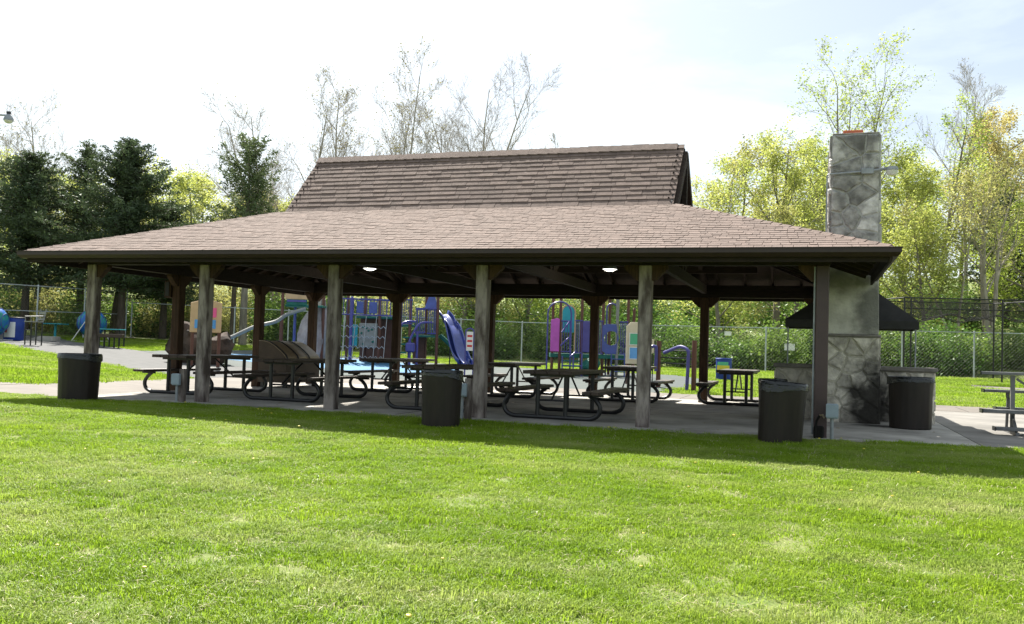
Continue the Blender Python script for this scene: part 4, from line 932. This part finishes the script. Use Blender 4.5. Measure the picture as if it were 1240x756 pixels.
# ---------------------------------------------------------------- boulder and tan puzzle panel
t, X, Z = seen('climbing_boulder', 'brown moulded climbing boulder behind the tan puzzle panel', 'boulder', 243, 32)
rock(t, 'boulder_left', X(228), .2, X(256)-X(203), 1.5, Z(386)*1.02, 'rock', 11); rock(t, 'boulder_right', X(262), .1, X(284)-X(240), 1.3, Z(400)*1.02, 'rock', 12)
t, X, Z = seen('puzzle_panel', 'tan play panel with pink and blue squares on brown posts', 'play panel', 250, 30.5)
MB().prism([(X(231),Z(403)),(X(269),Z(403)),(X(269),Z(367)),(X(250),Z(362)),(X(231),Z(367))], 'y', -.05, .0).build('board', 'play_tan', t, bevel=.02)
MB().box(X(254), X(263), -.066, -.0505, Z(384.5), Z(373)).build('pink_square', 'square_pink', t); MB().box(X(254), X(262.5), -.066, -.0505, Z(398), Z(387.5)).build('blue_square', 'square_blue', t); MB().box(X(237), X(243), -.066, -.0505, Z(398), Z(387.5)).build('blue_square', 'square_blue', t)
for px in (233.5, 266): MB().tube([(X(px),.05,-.05),(X(px),.05,Z(372))], .06, 8).build('post', 'play_brown', t)
# ---------------------------------------------------------------- bins beyond
def bin_(label, px, D, rad, h, mats):
    t, X, Z = seen('round_bin', label, 'bin', px, D)
    b = MB(); b.lathe([(rad*.95,0),(rad,.03),(rad,h-.04),(rad*.98,h-.02)], n=24); b.build('body', mats[0], t, sm=True)
    b = MB(); b.lathe([(rad*1.04,h-.03),(rad*1.06,h),(rad*.98,h+.03),(rad*.3,h+.02)], n=24); b.build('rim', mats[1], t, sm=True)
    for (z0, z1, m_, a0, a1) in mats[2]:
        n = 10; v = []
        for k in range(n+1):
            a = R(a0+(a1-a0)*k/n); v += [((rad+.006)*math.cos(a), (rad+.006)*math.sin(a), h*z0), ((rad+.006)*math.cos(a), (rad+.006)*math.sin(a), h*z1)]
        b = MB(); b.add(v, [(2*k, 2*k+2, 2*k+3, 2*k+1) for k in range(n)]); o = b.build('wrap_label', m_, t); md = o.modifiers.new('t', 'SOLIDIFY'); md.thickness = .004
    return t
bin_('blue bin with a white panel and dark rim by the left fence', 18, 42, .42, 1.05, ('bin_blue', 'frame_black', [(.14,.80,'white_paint',235,305),(.34,.50,'red_print',237,258)]))
bin_('blue bin with a yellow band on the grass before the back fence', 878, 33, .28, .78, ('bin_blue', 'bin_blue', [(.35,.70,'yellow',200,300),(.70,.86,'pane_green',205,290)]))
# ---------------------------------------------------------------- things by the left fence
def ball(label, px, D, rad, zc_):
    t, X, Z = seen('spinner_ball', label, 'play ball', px, D, 'blue and green spinner balls')
    bm = bmesh.new(); bmesh.ops.create_icosphere(bm, subdivisions=3, radius=rad)
    me = bpy.data.meshes.new('ball'); bm.to_mesh(me); bm.free(); me.materials.append(M['ball'])
    for p_ in me.polygons: p_.use_smooth = True
    o = link('ball', me, t, (0,0,zc_))
    for k in range(5):
        a = R(-60+30*k); MB().tube([(rad*1.01*math.cos(a)*math.cos(q), rad*1.01*math.sin(q), rad*1.01*math.sin(a)*math.cos(q)) if False else (rad*1.012*math.sin(a), rad*1.012*math.cos(a)*math.cos(q), rad*1.012*math.cos(a)*math.sin(q)) for q in [2*math.pi*j_/20 for j_ in range(21)]], .022, 5, cap=False).build('rib', 'play_blue', o)
    for s in (-1, 1):
        MB().tube([(s*.62,-rad*1.1,0),(0,-rad*1.1,zc_+.05)], .022, 6).build('stand_leg', 'white_paint', t); MB().tube([(s*.62,rad*1.1,0),(0,rad*1.1,zc_+.05)], .022, 6).build('stand_leg', 'white_paint', t)
        MB().tube([(s*.62,-rad*1.1,.03),(s*.62,rad*1.1,.03)], .02, 6).build('skid', 'white_paint', t)
    MB().tube([(0,-rad*1.12,zc_),(0,rad*1.12,zc_)], .03, 6).build('axle', 'galv', t)
ball('blue and green spinner ball on a white stand beside the left front post', 112, 45, .66, .90)
ball('blue and green spinner ball cut by the left edge of the picture', -9, 41, .68, .86)
t, X, Z = seen('lookout_chair', 'tall grey slatted seat on the lawn beside the blue bin', 'seat', 42, 38.5, rz=YAW+R(-40))
for i in range(4): MB().box(-.32, .32, -.28+i*.13, -.17+i*.13, .98, 1.02).build('seat_slat', 'bench_grey', t)
for i in range(3): MB().bar((-.32,.28+i*.02,1.12+i*.13), (.32,.28+i*.02,1.12+i*.13), .03, .09).build('back_slat', 'bench_grey', t)
for x in (-.28, .28):
    for y in (-.22, .22): MB().tube([(x,y,-.03),(x,y,.98)], .03, 6).build('leg', 'frame_black', t)
    MB().tube([(x,.24,.98),(x,.36,1.55)], .025, 6).build('back_post', 'bench_grey', t); MB().tube([(x,-.24,1.0),(x,-.26,1.22),(x,.28,1.25)], .02, 6).build('arm_rest', 'bench_grey', t)
for z in (.35, .65): MB().tube([(-.28,-.22,z),(.28,-.22,z)], .02, 6).build('rung', 'frame_black', t)
t, X, Z = seen('blue_table', 'small blue pedestal table in front of the tall fence', 'table', 68, 46)
MB().box(-.50, .50, -.4, .4, .72, .77).build('top', 'play_teal', t, bevel=.02); MB().tube([(0,0,0),(0,0,.72)], .06, 8).build('pedestal', 'play_teal', t); MB().box(-.3, .3, -.3, .3, 0, .03).build('foot_plate', 'play_teal', t)
t, X, Z = seen('far_picnic_table', 'brown picnic bench with a teal top beyond the left front post', 'picnic table', 138, 40)
MB().box(X(120), X(150), -.35, .35, .78, .82).build('top', 'play_teal', t, bevel=.01)
for s in (-1, 1): MB().box(X(124), X(158), s*.62-.13, s*.62+.13, .44, .60 if s < 0 else .48).build('bench', 'brown_body', t, bevel=.01)
for px in (128, 146):
    for s in (-1, 1): MB().tube([(X(px),s*.5,-.03),(X(px),s*.5,.46)], .035, 6).build('leg', 'frame_black', t)
    MB().tube([(X(px),0,-.03),(X(px),0,.79)], .04, 6).build('leg', 'frame_black', t)
t, X, Z = seen('flat_ramp', 'low pale slab lying by the tall seat', 'slab', 52, 43)
MB().prism([(-.6,0),(.7,0),(.7,.22),(.1,.22)], 'y', -.4, .4).build('slab', 'concrete', t, bevel=.01)
# ---------------------------------------------------------------- batting cage with black net
bc = thing('batting_cage', 'black framed batting cage with sagging net at the right', 'batting cage', (0,0,0))
A = G(1095, 36); B_ = G(1262, 36); dpt = Vector((-math.sin(YAW), math.cos(YAW), 0))*3.6; H_ = 3.3
for q in (A, A+Vector((.25,0,0)), (A+B_)*.5+Vector((1.1,.36,0)), B_, A+dpt, B_+dpt): MB().tube([(q.x,q.y,T(q.x,q.y)-.05),(q.x,q.y,T(q.x,q.y)+H_)], .035, 8).build('pole', 'frame_black', bc)
zt = lambda q: Vector((q.x, q.y, T(q.x, q.y)+H_))
for a, c in ((A,B_),(A+dpt,B_+dpt),(A,A+dpt),(B_,B_+dpt)): MB().tube([zt(a), zt(c)], .03, 6).build('top_rail', 'frame_black', bc)
for f_, dz in ((0, .42),): MB().tube([zt(A)-Vector((0,0,dz)), zt(B_)-Vector((0,0,dz))], .022, 6).build('mid_rail', 'frame_black', bc)
nb = MB(); nn = 150
for side in (0, 1):
    o_ = dpt*side
    for i in range(nn+1):
        s = i/nn; p_ = zt(A+o_)*(1-s)+zt(B_+o_)*s; sag = .50+.22*math.sin(s*math.pi*3+side)**2
        nb.tube([p_, p_-Vector((0,0,sag+.15))], .005, 3, cap=False)
    for k in range(15):
        pts = []
        for i in range(25):
            s = i/24; p_ = zt(A+o_)*(1-s)+zt(B_+o_)*s; sag = .50+.22*math.sin(s*math.pi*3+side)**2; pts.append(p_-Vector((0,0,(sag+.15)*(k+.4)/14.5)))
        nb.tube(pts, .006 if k < 13 else .02, 3, cap=False)
tag(nb.build('net', 'net', bc), kind='stuff')
# ---------------------------------------------------------------- street light at the left edge
q = G(-26, 24); t = thing('street_light', 'grey street lamp head reaching in at the top left edge', 'street light', q, YAW)
zt_ = CP.z+(378+FPX*0.0-140)/FPX*24+.95-q.z-.55
MB().tube([(0,0,-.1),(0,0,zt_+.1)], [.09,.05], 10).build('pole', 'galv', t); MB().tube([(0,0,zt_+.05),(.28,0,zt_+.17),(.45,0,zt_+.17)], .025, 6).build('arm', 'galv', t)
b = MB(); b.lathe([(.03,.16),(.08,.12),(.125,.02),(.125,-.02)][::-1], n=18); b.build('hood', 'galv', t, (.52,0,zt_+.05), sm=True); b = MB(); b.lathe([(.02,-.10),(.08,-.08),(.118,-.03),(.118,-.021)], n=18); b.build('refractor', 'lamp_glass', t, (.52,0,zt_+.05), sm=True); MB().box(.48,.56,-.04,.04,zt_+.20,zt_+.27).build('photocell', 'frame_black', t)
# ================================================================ trees
def prisms(segs, n):
    """segs: array (k,8) p0 p1 r0 r1 -> verts, quads (independent tapered prisms)"""
    A = np.asarray(segs, float); p0, p1, r0_, r1_ = A[:, :3], A[:, 3:6], A[:, 6], A[:, 7]; d = p1-p0; d /= np.maximum(np.linalg.norm(d, axis=1, keepdims=True), 1e-9)
    ref = np.where(np.abs(d[:, 2:3]) > .9, np.array([[1., 0, 0]]), np.array([[0, 0, 1.]])); s = np.cross(d, ref); s /= np.linalg.norm(s, axis=1, keepdims=True); t = np.cross(d, s)
    an = 2*np.pi*np.arange(n)/n; ring = s[:, None, :]*np.cos(an)[None, :, None]+t[:, None, :]*np.sin(an)[None, :, None]
    v = np.concatenate([p0[:, None, :]+ring*r0_[:, None, None], p1[:, None, :]+ring*r1_[:, None, None]], axis=1).reshape(-1, 3)
    k = np.arange(n); k2 = (k+1) % n; q = np.stack([k, k2, n+k2, n+k], 1); f = (np.arange(len(A))*2*n)[:, None, None]+q[None]
    return v, f.reshape(-1, 4)
def leaves(pts, size, rng, flat=.5, asp=.55, upright=0.0):
    P = np.asarray(pts, float); n = len(P); a = rng.normal(size=(n, 3)); a[:, 2] = a[:, 2]*flat+upright; a /= np.linalg.norm(a, axis=1, keepdims=True)
    b = rng.normal(size=(n, 3)); b -= a*(a*b).sum(1, keepdims=True); b /= np.linalg.norm(b, axis=1, keepdims=True)
    s = (size*rng.uniform(.6, 1.35, n))[:, None]
    v = np.stack([P-a*s*.5, P+b*s*asp*.5, P+a*s*.5, P-b*s*asp*.5], 1).reshape(-1, 3)
    return v, np.arange(n*4).reshape(-1, 4)
def npmesh(name, parts, mats):
    """parts: list of (verts, quads, material index)"""
    vs_, fs_, mi = [], [], []; o = 0
    for v, f, m_ in parts:
        if len(v) == 0: continue
        vs_.append(v); fs_.append(f+o); mi.append(np.full(len(f), m_)); o += len(v)
    v = np.concatenate(vs_); f = np.concatenate(fs_); mi = np.concatenate(mi)
    me = bpy.data.meshes.new(name); me.vertices.add(len(v)); me.vertices.foreach_set('co', v.astype(np.float32).ravel()); me.loops.add(f.size); me.loops.foreach_set('vertex_index', f.astype(np.int32).ravel())
    me.polygons.add(len(f)); me.polygons.foreach_set('loop_start', np.arange(len(f), dtype=np.int32)*4); me.polygons.foreach_set('loop_total', np.full(len(f), 4, np.int32)); me.polygons.foreach_set('material_index', mi.astype(np.int32))
    for m_ in mats: me.materials.append(M[m_])
    me.update(calc_edges=True); me.validate(); return me
def grow(seed, H, r, cb=.25, nl=12, ang=45, ll=.38, trop=.05, sub=(6, 5), ratio=.5, wig=.12, fork=0, lean=(0, 0), taper_top=.12, levels=3, top_shrink=.6, fan=1.0):
    """a broadleaf skeleton: returns thick segments, thin segments and leaf spots"""
    g = random.Random(seed); thick, thin, tips = [], [], []
    def branch(p, d, L_, r0_, lev):
        n = max(3, int(5-lev)+2) if lev < 3 else 3; pts = [p.copy()]; rs_ = [r0_]; dirs = [d.copy()]
        for i in range(n):
            wg = wig*(.45 if lev == 0 else 1); d = (d+Vector((g.gauss(0, wg), g.gauss(0, wg), g.gauss(0, wg)))+Vector((0, 0, trop if lev else .05))).normalized(); p = p+d*(L_/n); pts.append(p.copy()); rs_.append(r0_*(1-(i+1)/n*(1-(taper_top if lev == 0 else .25)))); dirs.append(d.copy())
        for a, c, ra, rb in zip(pts[:-1], pts[1:], rs_[:-1], rs_[1:]): (thick if ra > .03 else thin).append((*a, *c, ra, rb))
        if lev >= levels-1:
            for i in range(len(pts)-1): tips.append((pts[i]+pts[i+1])*.5); tips.append(pts[i+1])
        if lev >= levels: return
        cnt = nl if lev == 0 else sub[min(lev-1, len(sub)-1)]; t0_ = cb if lev == 0 else .25
        for k in range(cnt):
            t_ = t0_+(1-t0_)*(k+g.random())/cnt; i = min(n-1, int(t_*n)); fr = t_*n-i; q = pts[i].lerp(pts[i+1], fr); dd = dirs[i+1]; az = g.uniform(0, 6.283) if lev else k*2.399+g.uniform(-.5, .5)
            side = dd.orthogonal().normalized(); side = Matrix.Rotation(az, 3, dd) @ side; an_ = R(ang*g.uniform(.65, 1.2)); nd = (dd*math.cos(an_)+side*math.sin(an_)).normalized()
            Lc = (H*ll*(1-top_shrink*(t_-t0_)/(1-t0_)) if lev == 0 else L_*ratio*(1.15-.5*t_))*g.uniform(.75, 1.2); rc = min(rs_[i]*.5, r0_*(.36 if lev == 0 else .42))
            branch(q, nd, Lc, max(rc, .008), lev+1)
    stems = max(1, fork)
    for s in range(stems):
        a = 6.283*s/stems+g.uniform(-.4, .4); sp = 0 if stems == 1 else g.uniform(.10, .22)*fan
        branch(Vector((0, 0, -.2)), Vector((math.cos(a)*sp+lean[0], math.sin(a)*sp+lean[1], 1)).normalized(), H*.92*(1 if s == 0 else g.uniform(.75, .98)), r*(1 if stems == 1 else .72), 0)
    return thick, thin, tips
def tall(px, D, ytop, q):
    """height in metres of a tree whose top shows at picture height ytop"""
    return (421+(px-620)*.0312-ytop)*D/FPX+CP.z-q.z
def broadleaf(name, label, px, D, H, r, leaf, bark, nleaf=6000, lsize=.13, seed=1, spread=.25, cat='tree', group=None, rz=0, **kw):
    q = G(px, D); H = tall(px, D, H, q); t = thing(name, label, cat, q, rz, group); th, tn, tips = grow(seed, H, r, **kw); rng = np.random.default_rng(seed)
    me = npmesh('trunk', [(*prisms(th, 7), 0)], [bark]); 
    for p_ in me.polygons: p_.use_smooth = True
    link('trunk', me, t); parts = [(*prisms(tn, 3), 0)] if tn else []
    if nleaf:
        tp = np.array([tuple(a) for a in tips]); idx = rng.integers(0, len(tp), nleaf); parts.append((*leaves(tp[idx]+rng.normal(0, spread, (nleaf, 3)), lsize, rng), 1))
    link('crown', npmesh('crown', parts, [bark, leaf]), t); return t
def conifer(name, label, px, D, H, W_, seed, mt, bark, rows=34, per=9, dens=26, lsize=.22, cbase=.06, droop=-.15, gappy=0., upturn=.0, shape=.75):
    q = G(px, D); H = tall(px, D, H, q)/.98; t = thing(name, label, 'evergreen tree', q); g = random.Random(seed); rng = np.random.default_rng(seed); th = []; tn = []; pts = []
    n = 8
    for i in range(n): th.append((0,0,H*i/n-.2,0,0,H*(i+1)/n-.2,.22*(1-i/n)+.02,.22*(1-(i+1)/n)+.02))
    for j_ in range(rows):
        f_ = cbase+(1-cbase)*(j_/rows)**.92; z = H*f_; Lm = W_/2*(1-f_)**shape*(1.0+.25*math.sin(j_*1.7))+.12
        for k in range(per):
            if g.random() < gappy: continue
            a = g.uniform(0, 6.283); L_ = Lm*g.uniform(.35, 1.3); d = Vector((math.cos(a), math.sin(a), droop+g.uniform(-.15, .2)+f_*.7)).normalized(); p0 = Vector((0, 0, z)); m_ = 4
            p_ = p0; seg = []
            for s in range(m_):
                d2 = (d+Vector((g.gauss(0, .1), g.gauss(0, .1), g.gauss(0, .06)+upturn*s/m_))).normalized(); p1 = p_+d2*(L_/m_); tn.append((*p_, *p1, .03*(1-s/m_)+.006, .03*(1-(s+1)/m_)+.005)); seg.append((p_, p1)); p_ = p1
            nn_ = max(4, int(dens*L_))
            for s in range(nn_):
                u_ = g.random()**.7*m_; i = min(m_-1, int(u_)); c_ = seg[i][0].lerp(seg[i][1], u_-i); w_ = .09+.15*L_*(1-u_/m_)*.8; pts.append((c_.x+g.gauss(0, w_), c_.y+g.gauss(0, w_), c_.z+g.gauss(0, w_*.5)))
    me = npmesh('trunk', [(*prisms(th, 8), 0)], [bark]); link('trunk', me, t)
    P = np.array(pts); link('crown', npmesh('crown', [(*prisms(tn, 3), 0), (*leaves(P, lsize, rng, flat=.6, asp=.32, upright=.25), 1)], [bark, mt]), t); return t
# evergreens at the left
conifer('cedar_tree', 'dark evergreen at the far left edge behind the tall fence', 30, 50, 190, 8.6, 3, 'needle', 'bark_dark', rows=42, per=12, dens=62, lsize=.18, cbase=.26, gappy=.25, shape=.55)
conifer('cedar_tree', 'tallest dark evergreen standing above the left eave corner', 147, 50, 174, 11.0, 4, 'needle', 'bark_dark', rows=46, per=13, dens=66, lsize=.18, cbase=.26, gappy=.2, shape=.72)
conifer('cedar_tree', 'lighter evergreen squeezed between the two dark ones', 96, 53, 177, 7.0, 5, 'needle_pine', 'bark_dark', rows=42, per=10, dens=50, lsize=.17, cbase=.28, gappy=.35, shape=.6)
conifer('cedar_tree', 'low dark evergreen right of the tallest one', 198, 54, 250, 7.0, 8, 'needle', 'bark_dark', rows=34, per=10, dens=56, lsize=.18, cbase=.28, gappy=.1, shape=.6)
conifer('pine_tree', 'open-branched pine left of the upper roof', 295, 50, 172, 8.6, 6, 'needle_pine', 'bark_grey', rows=22, per=5, dens=60, lsize=.2, cbase=.40, droop=.15, upturn=.6, shape=.55)
conifer('pine_tree', 'slim dark pine deep in the woods at the right', 1218, 58, 235, 6.5, 7, 'needle', 'bark_dark', rows=30, per=7, dens=40, lsize=.26, cbase=.22, gappy=.15)
# bare and budding trees on the skyline
B1 = dict(levels=4, sub=(8, 6, 4), ratio=.5)
broadleaf('bare_tree', 'thin bare tree rising over the left evergreens', 62, 62, 122, .20, 'bud', 'twig', 500, .12, 11, cb=.35, nl=14, ang=44, ll=.34, trop=.09, **B1)
broadleaf('bare_tree', 'small bare tree at the far left edge of the sky', 20, 60, 150, .17, 'bud', 'twig', 300, .12, 12, cb=.45, nl=8, ang=38, ll=.28, trop=.10, **B1)
broadleaf('bare_tree', 'wide spreading bare tree behind the pine', 345, 60, 100, .26, 'bud', 'twig', 1600, .12, 13, fork=5, cb=.22, nl=10, ang=40, ll=.34, trop=.05, fan=2.0, **B1)
broadleaf('budding_tree', 'slender budding tree left of the ridge end', 416, 62, 88, .20, 'bud', 'twig', 1700, .13, 14, cb=.22, nl=18, ang=40, ll=.27, trop=.10, **B1)
broadleaf('budding_tree', 'tallest budding tree rising above the roof ridge', 470, 60, 58, .22, 'bud', 'twig', 2200, .13, 15, fork=2, cb=.22, nl=16, ang=40, ll=.30, trop=.09, fan=.5, **B1)
broadleaf('bare_tree', 'vase-shaped bare tree above the middle of the ridge', 572, 62, 66, .24, 'bud', 'twig', 500, .11, 16, fork=5, cb=.22, nl=12, ang=40, ll=.32, trop=.06, fan=1.1, **B1)
broadleaf('bare_tree', 'bare treetop just showing above the right half of the ridge', 648, 66, 165, .16, 'bud', 'twig', 300, .11, 17, cb=.5, nl=8, ang=34, ll=.2, trop=.08, **B1)
broadleaf('budding_tree', 'faint yellow-green tree between the evergreens and the pine', 232, 60, 215, .2, 'leaf_spring', 'bark_grey', 6500, .16, 18, cb=.2, nl=12, ang=45, ll=.34, trop=.05)
broadleaf('budding_tree', 'yellow-green tree low behind the pine at the roof edge', 352, 58, 235, .18, 'leaf_spring', 'bark_grey', 5500, .16, 19, cb=.15, nl=12, ang=48, ll=.36, trop=.05)
# woods at the right
broadleaf('leafing_tree', 'thin pale-leaved tree just right of the gable', 866, 58, 182, .18, 'leaf_spring', 'bark_pale', 4320, .15, 21, fork=2, fan=.5, cb=.25, nl=11, ang=40, ll=.32, trop=.05, spread=0.19)
broadleaf('leafing_tree', 'full yellow-green tree left of the chimney', 940, 56, 150, .24, 'leaf_spring', 'bark_grey', 10080, .16, 22, cb=.16, nl=15, ang=48, ll=.36, trop=.04, spread=0.24)
broadleaf('leafing_tree', 'tall fresh green tree rising behind the chimney top', 1012, 60, 58, .25, 'leaf_green', 'bark_grey', 8640, .16, 23, fork=3, cb=.22, nl=13, ang=46, ll=.36, trop=.06, spread=0.22, fan=.8)
broadleaf('leafing_tree', 'yellow-green tree filling the gap right of the chimney', 1092, 55, 195, .22, 'leaf_spring', 'bark_grey', 9360, .16, 24, cb=.14, nl=15, ang=50, ll=.38, trop=.03, spread=0.26)
broadleaf('leafing_tree', 'airy green tree with a dark leaning trunk right of the chimney', 1136, 60, 128, .20, 'leaf_green', 'bark_grey', 3024, .15, 25, cb=.28, nl=12, ang=36, ll=.28, trop=.07, lean=(-.12, 0), spread=0.20)
broadleaf('golden_tree', 'big golden-leaved tree at the right edge of the sky', 1212, 62, 118, .30, 'leaf_gold', 'bark_grey', 10800, .17, 26, cb=.34, nl=14, ang=58, ll=.36, trop=.02, spread=0.25)
broadleaf('bare_tree', 'bare tree poking above the golden crown', 1170, 64, 86, .16, 'bud', 'twig', 200, .11, 27, cb=.5, nl=13, ang=38, ll=.28, trop=.09, **B1)
broadleaf('pale_trunk_tree', 'pale many-limbed tree in front of the golden one', 1198, 50, 190, .22, 'leaf_olive', 'bark_pale', 3400, .14, 28, fork=3, cb=.36, nl=8, ang=46, ll=.42, trop=.06, spread=0.19)
broadleaf('pale_trunk_tree', 'slim pale pair of leaning trunks left of the many-limbed tree', 1158, 50, 200, .13, 'leaf_olive', 'bark_pale', 2600, .14, 29, fork=2, cb=.45, nl=8, ang=38, ll=.3, trop=.07, lean=(-.10, .0), spread=0.19)
broadleaf('leafing_tree', 'bright bushy tree low behind the right eave', 1120, 50, 265, .16, 'leaf_spring', 'bark_grey', 8640, .15, 30, cb=.08, nl=14, ang=58, ll=.42, trop=.03, spread=0.26)
broadleaf('leafing_tree', 'green tree at the right edge beyond the cage', 1246, 53, 240, .2, 'leaf_green', 'bark_grey', 7920, .16, 31, cb=.12, nl=14, ang=52, ll=.38, trop=.03, spread=0.25)
broadleaf('leafing_tree', 'light green tree seen under the roof between the right posts', 870, 52, 270, .16, 'leaf_spring', 'bark_grey', 8640, .15, 32, cb=.1, nl=14, ang=55, ll=.40, trop=.03, spread=0.26)
broadleaf('leafing_tree', 'green tree seen under the roof left of the teal arch', 640, 53, 260, .17, 'leaf_green', 'bark_grey', 8640, .15, 33, cb=.1, nl=14, ang=55, ll=.40, trop=.03, spread=0.26)
broadleaf('leafing_tree', 'pale green tree seen under the roof above the purple guards', 745, 56, 250, .18, 'leaf_spring', 'bark_grey', 8640, .16, 34, cb=.1, nl=14, ang=55, ll=.40, trop=.03, spread=0.26)
broadleaf('leafing_tree', 'olive tree seen under the roof beside the smoke hood', 965, 54, 255, .17, 'leaf_olive', 'bark_grey', 6120, .15, 35, cb=.1, nl=13, ang=55, ll=.40, trop=.03, spread=0.26)
broadleaf('leafing_tree', 'olive tree seen under the roof behind the slides', 560, 57, 260, .18, 'leaf_olive', 'bark_grey', 6120, .16, 36, cb=.12, nl=13, ang=50, ll=.38, trop=.03, spread=0.26)
# bare trunks of the wood that can be told apart under the left eave
for i, (px, D, r_, lab) in enumerate(((42, 54, .23, 'stout grey trunk left of the tall seat'), (56, 57, .17, 'slimmer trunk just right of the stout one'), (138, 53, .26, 'stout trunk right of the left front post'), (283, 52, .20, 'grey trunk right of the puzzle panel'))):
    broadleaf('woodland_tree', lab+' behind the left fence', px, D, 240, r_, 'leaf_olive', 'bark_dark', 1200, .15, 40+i, cb=.5, nl=8, ang=50, ll=.28, trop=.04)
# ---------------------------------------------------------------- far wood and undergrowth: masses nobody could count
def mass(name, label, spots, mats, seed, kind='tree'):
    rng = np.random.default_rng(seed); g = random.Random(seed); parts = []
    protos = {}
    for (x, y, H, mi) in spots:
        z = T(x, y); key = g.randrange(4)
        if key not in protos:
            protos[key] = grow(seed*10+key, 10, .16, cb=.12, nl=10, ang=52, ll=.36, trop=.03, sub=(5, 4)) if kind == 'tree' else grow(seed*10+key, 10, .10, fork=4, cb=.05, nl=9, ang=60, ll=.5, trop=.02, sub=(4, 3))
        th, tn, tips = protos[key]; s = H/10; a = g.uniform(0, 6.283); ca, sa = math.cos(a), math.sin(a)
        def tf(P): Q = np.array(P, float)*s; return np.stack([Q[:, 0]*ca-Q[:, 1]*sa+x, Q[:, 0]*sa+Q[:, 1]*ca+y, Q[:, 2]+z], 1)
        v, f = prisms(th, 5); parts.append((tf(v), f, 0)); v, f = prisms(tn, 3)
        if kind == 'tree': parts.append((tf(v), f, 0))
        tp = tf([tuple(q_) for q_ in tips]); n = 5200 if kind == 'tree' else 2300; idx = rng.integers(0, len(tp), n)
        if kind == 'bush': lift = rng.uniform(.12, 1.0, n)**1.0; tp = tp[idx].copy(); tp[:, 2] = z+(tp[:, 2]-z)*lift; idx = np.arange(n)
        parts.append((*leaves(tp[idx]+rng.normal(0, .34 if kind == 'tree' else .30, (n, 3)), .21 if kind == 'tree' else .15, rng), 1+mi))
    me = npmesh(name, parts, mats); return tag(link(name, me), label, 'woodland', kind='stuff')
g = random.Random(99)
sp = []
for i in range(46):
    px = -60+i*29.5+g.uniform(-14, 14); D = g.uniform(62, 84); q = spot(px, D); sp.append((q.x, q.y, g.uniform(7.5, 10.5) if px < 830 else g.uniform(9.5, 13), g.choice((0, 0, 1, 2))))
mass('far_woodland', 'mass of leafing trees on the slope behind the park', sp, ['bark_dark', 'leaf_spring', 'leaf_green', 'leaf_olive'], 5)
sp = []
for i in range(96):
    px = -50+i*14.2+g.uniform(-8, 8); D = g.uniform(46, 54); q = spot(px, D)
    if q.x > -38.5: q.y = 31.9+.05*q.x+g.uniform(.3, 4.5)+(1.5 if q.x < -8 else 0)
    else: q.x = -38.6-g.uniform(0, 5)
    sp.append((q.x, q.y, g.choice((1.3, 1.8, 2.4, 3.0, 3.8))*g.uniform(.85, 1.15) if px > 560 else g.uniform(1.4, 4.2), g.choice((0, 0, 0, 1, 1) if px > 560 else (0, 0, 1, 2, 2))))
for i in range(90):
    px = -60+i*15+g.uniform(-8, 8); q = spot(px, g.uniform(55, 66)); sp.append((q.x, q.y, g.uniform(2.0, 4.4), g.choice((0, 1, 2, 2) if px < 560 else (0, 1, 1, 2))))
mass('undergrowth', 'dense green undergrowth behind the chain link fence', sp, ['bark_dark', 'leaf_bush', 'leaf_bush_light', 'leaf_olive'], 6, 'bush')
